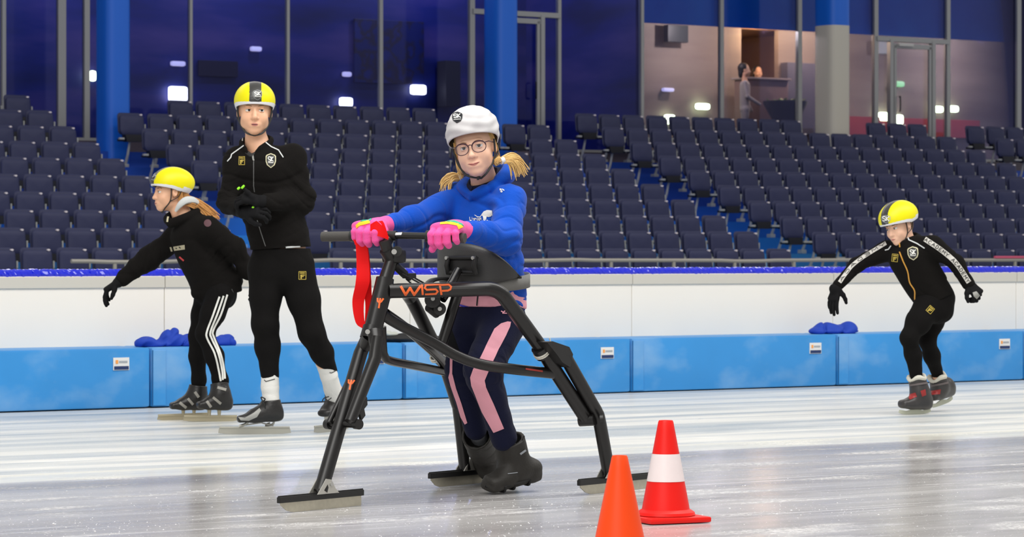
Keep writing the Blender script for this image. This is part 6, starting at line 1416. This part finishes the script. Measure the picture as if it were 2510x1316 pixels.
o = MB().box(sp(t_at(2482, N0 - .55), N0 - .55, .883), (.75, .05, .035), ax_s, .012).put('foam_roll', mat('pink_foam', (.72, .12, .22), .7), None, True, base=sp(t_at(2482, N0 - .55), N0 - .55, .86)); props(o, 'pink foam sleeve lying on the grey rail at its far end', 'foam sleeve')

# two people inside the lounge
def far_person(x, yh, n, m_top, lab, lean, m_hair_, w_=.19, hgt=1.66):
    t = t_at(x, n); f = unit(-N + U * lean); r = np.cross(f, Z); p0 = sp(t, n, 0); zh = H - (yh - HY) * p0[1] / F; z0 = ZF; hd3 = Head(sp(t, n, zh), f, Z, 1.0)
    s0 = np.array([p0[0], p0[1], zh]); sh_ = s0 - Z * .25
    pr = [slab(s0 - Z * .30, s0 - Z * .72, .16, .10, .14, .10, r, .04)] + chain([sh_ + r * .17, sh_ + r * .20 - Z * .26 + f * .05, sh_ + r * .12 - Z * .40 + f * .28], [.05, .04, .03], .03) + chain([sh_ - r * .17, sh_ - r * .20 - Z * .28, sh_ - r * .18 - Z * .50 + f * .12], [.05, .04, .03], .03) + [cap(sh_ + r * .17, sh_ - r * .17, .05, .05)] + chain([s0 - Z * .75 + r * .08, np.array([s0[0], s0[1], z0 + .45]) + r * .08, np.array([s0[0], s0[1], z0 + .06]) + r * .08], [.085, .055, .045], .03) + chain([s0 - Z * .75 - r * .08, np.array([s0[0], s0[1], z0 + .45]) - r * .08, np.array([s0[0], s0[1], z0 + .06]) - r * .08], [.085, .055, .045], .03)
    pb_ = np.array([s0[0], s0[1], z0]); bd, bf = body('person', shrink(pr, .012), hd3, pb_, lab, neck=[cap(hd3.w(0, -.03, -.07), s0 - Z * .22, .05, .055, .03)], hv=.006)
    V, Fc = sdf_mesh(pr, .012, cuts=[half(s0 - Z * .80, -Z)]); put('shirt', V, Fc, m_top, bd, True); V, Fc = sdf_mesh(pr, .012, cuts=[half(s0 - Z * .79, Z)]); put('trousers', V, Fc, m_top if m_top.name.startswith('white') else m_nvy, bd, True)
    V, Fc = sdf_mesh([hd3.e((0, -.04, .04), (.09, .10, .10), 0), hd3.e((0, -.08, -.06), (.08, .05, .09), .03)], .008, cuts=[half(hd3.w(0, .04, 0), hd3.R[:, 1])]); put('hair', V, Fc, m_hair_, bd, True)
far_person(1826, 172, NBR - .95, mat('white_shirt', (.42, .38, .38), .8), 'dark-haired person in pale clothes standing in the lounge doorway', 1.2, m_strap)
far_person(1858, 178, NBR + .35, mat('brown_shirt', (.25, .14, .10), .8), 'curly-haired person behind the service counter', -.3, m_strap)
# loose snow on the ice
rs2 = random.Random(9); mb = MB()
for i in range(700):
    y = 1075 + 240 * rs2.random() ** .7; x = rs2.uniform(-20, 2530)
    if rs2.random() < .5: c0_ = rs2.choice([(500, 1215), (1000, 1250), (1350, 1235), (1200, 1290), (2000, 1250), (250, 1290)]); x = c0_[0] + rs2.gauss(0, 120); y = c0_[1] + rs2.gauss(0, 10)
    d = F * H / (y - HY); c = P(x, y, d); c[2] = 0; s_ = rs2.uniform(.001, .0034) * (1 if rs2.random() < .93 else 1.8)
    a = rs2.uniform(0, 6); A_ = np.array([math.cos(a), math.sin(a), 0]) * s_; B_ = np.array([-math.sin(a), math.cos(a), 0]) * s_ * rs2.uniform(.5, 1)
    mb.add([c + A_, c + B_, c - A_, c - B_, c + Z * s_ * .5], [(0, 1, 4), (1, 2, 4), (2, 3, 4), (3, 0, 4)])
o = mb.put('snow', mat('snow_crumbs', (.66, .66, .67), .8), None); props(o, 'loose crumbs of shaved snow scattered on the ice', 'snow', None, 'stuff')
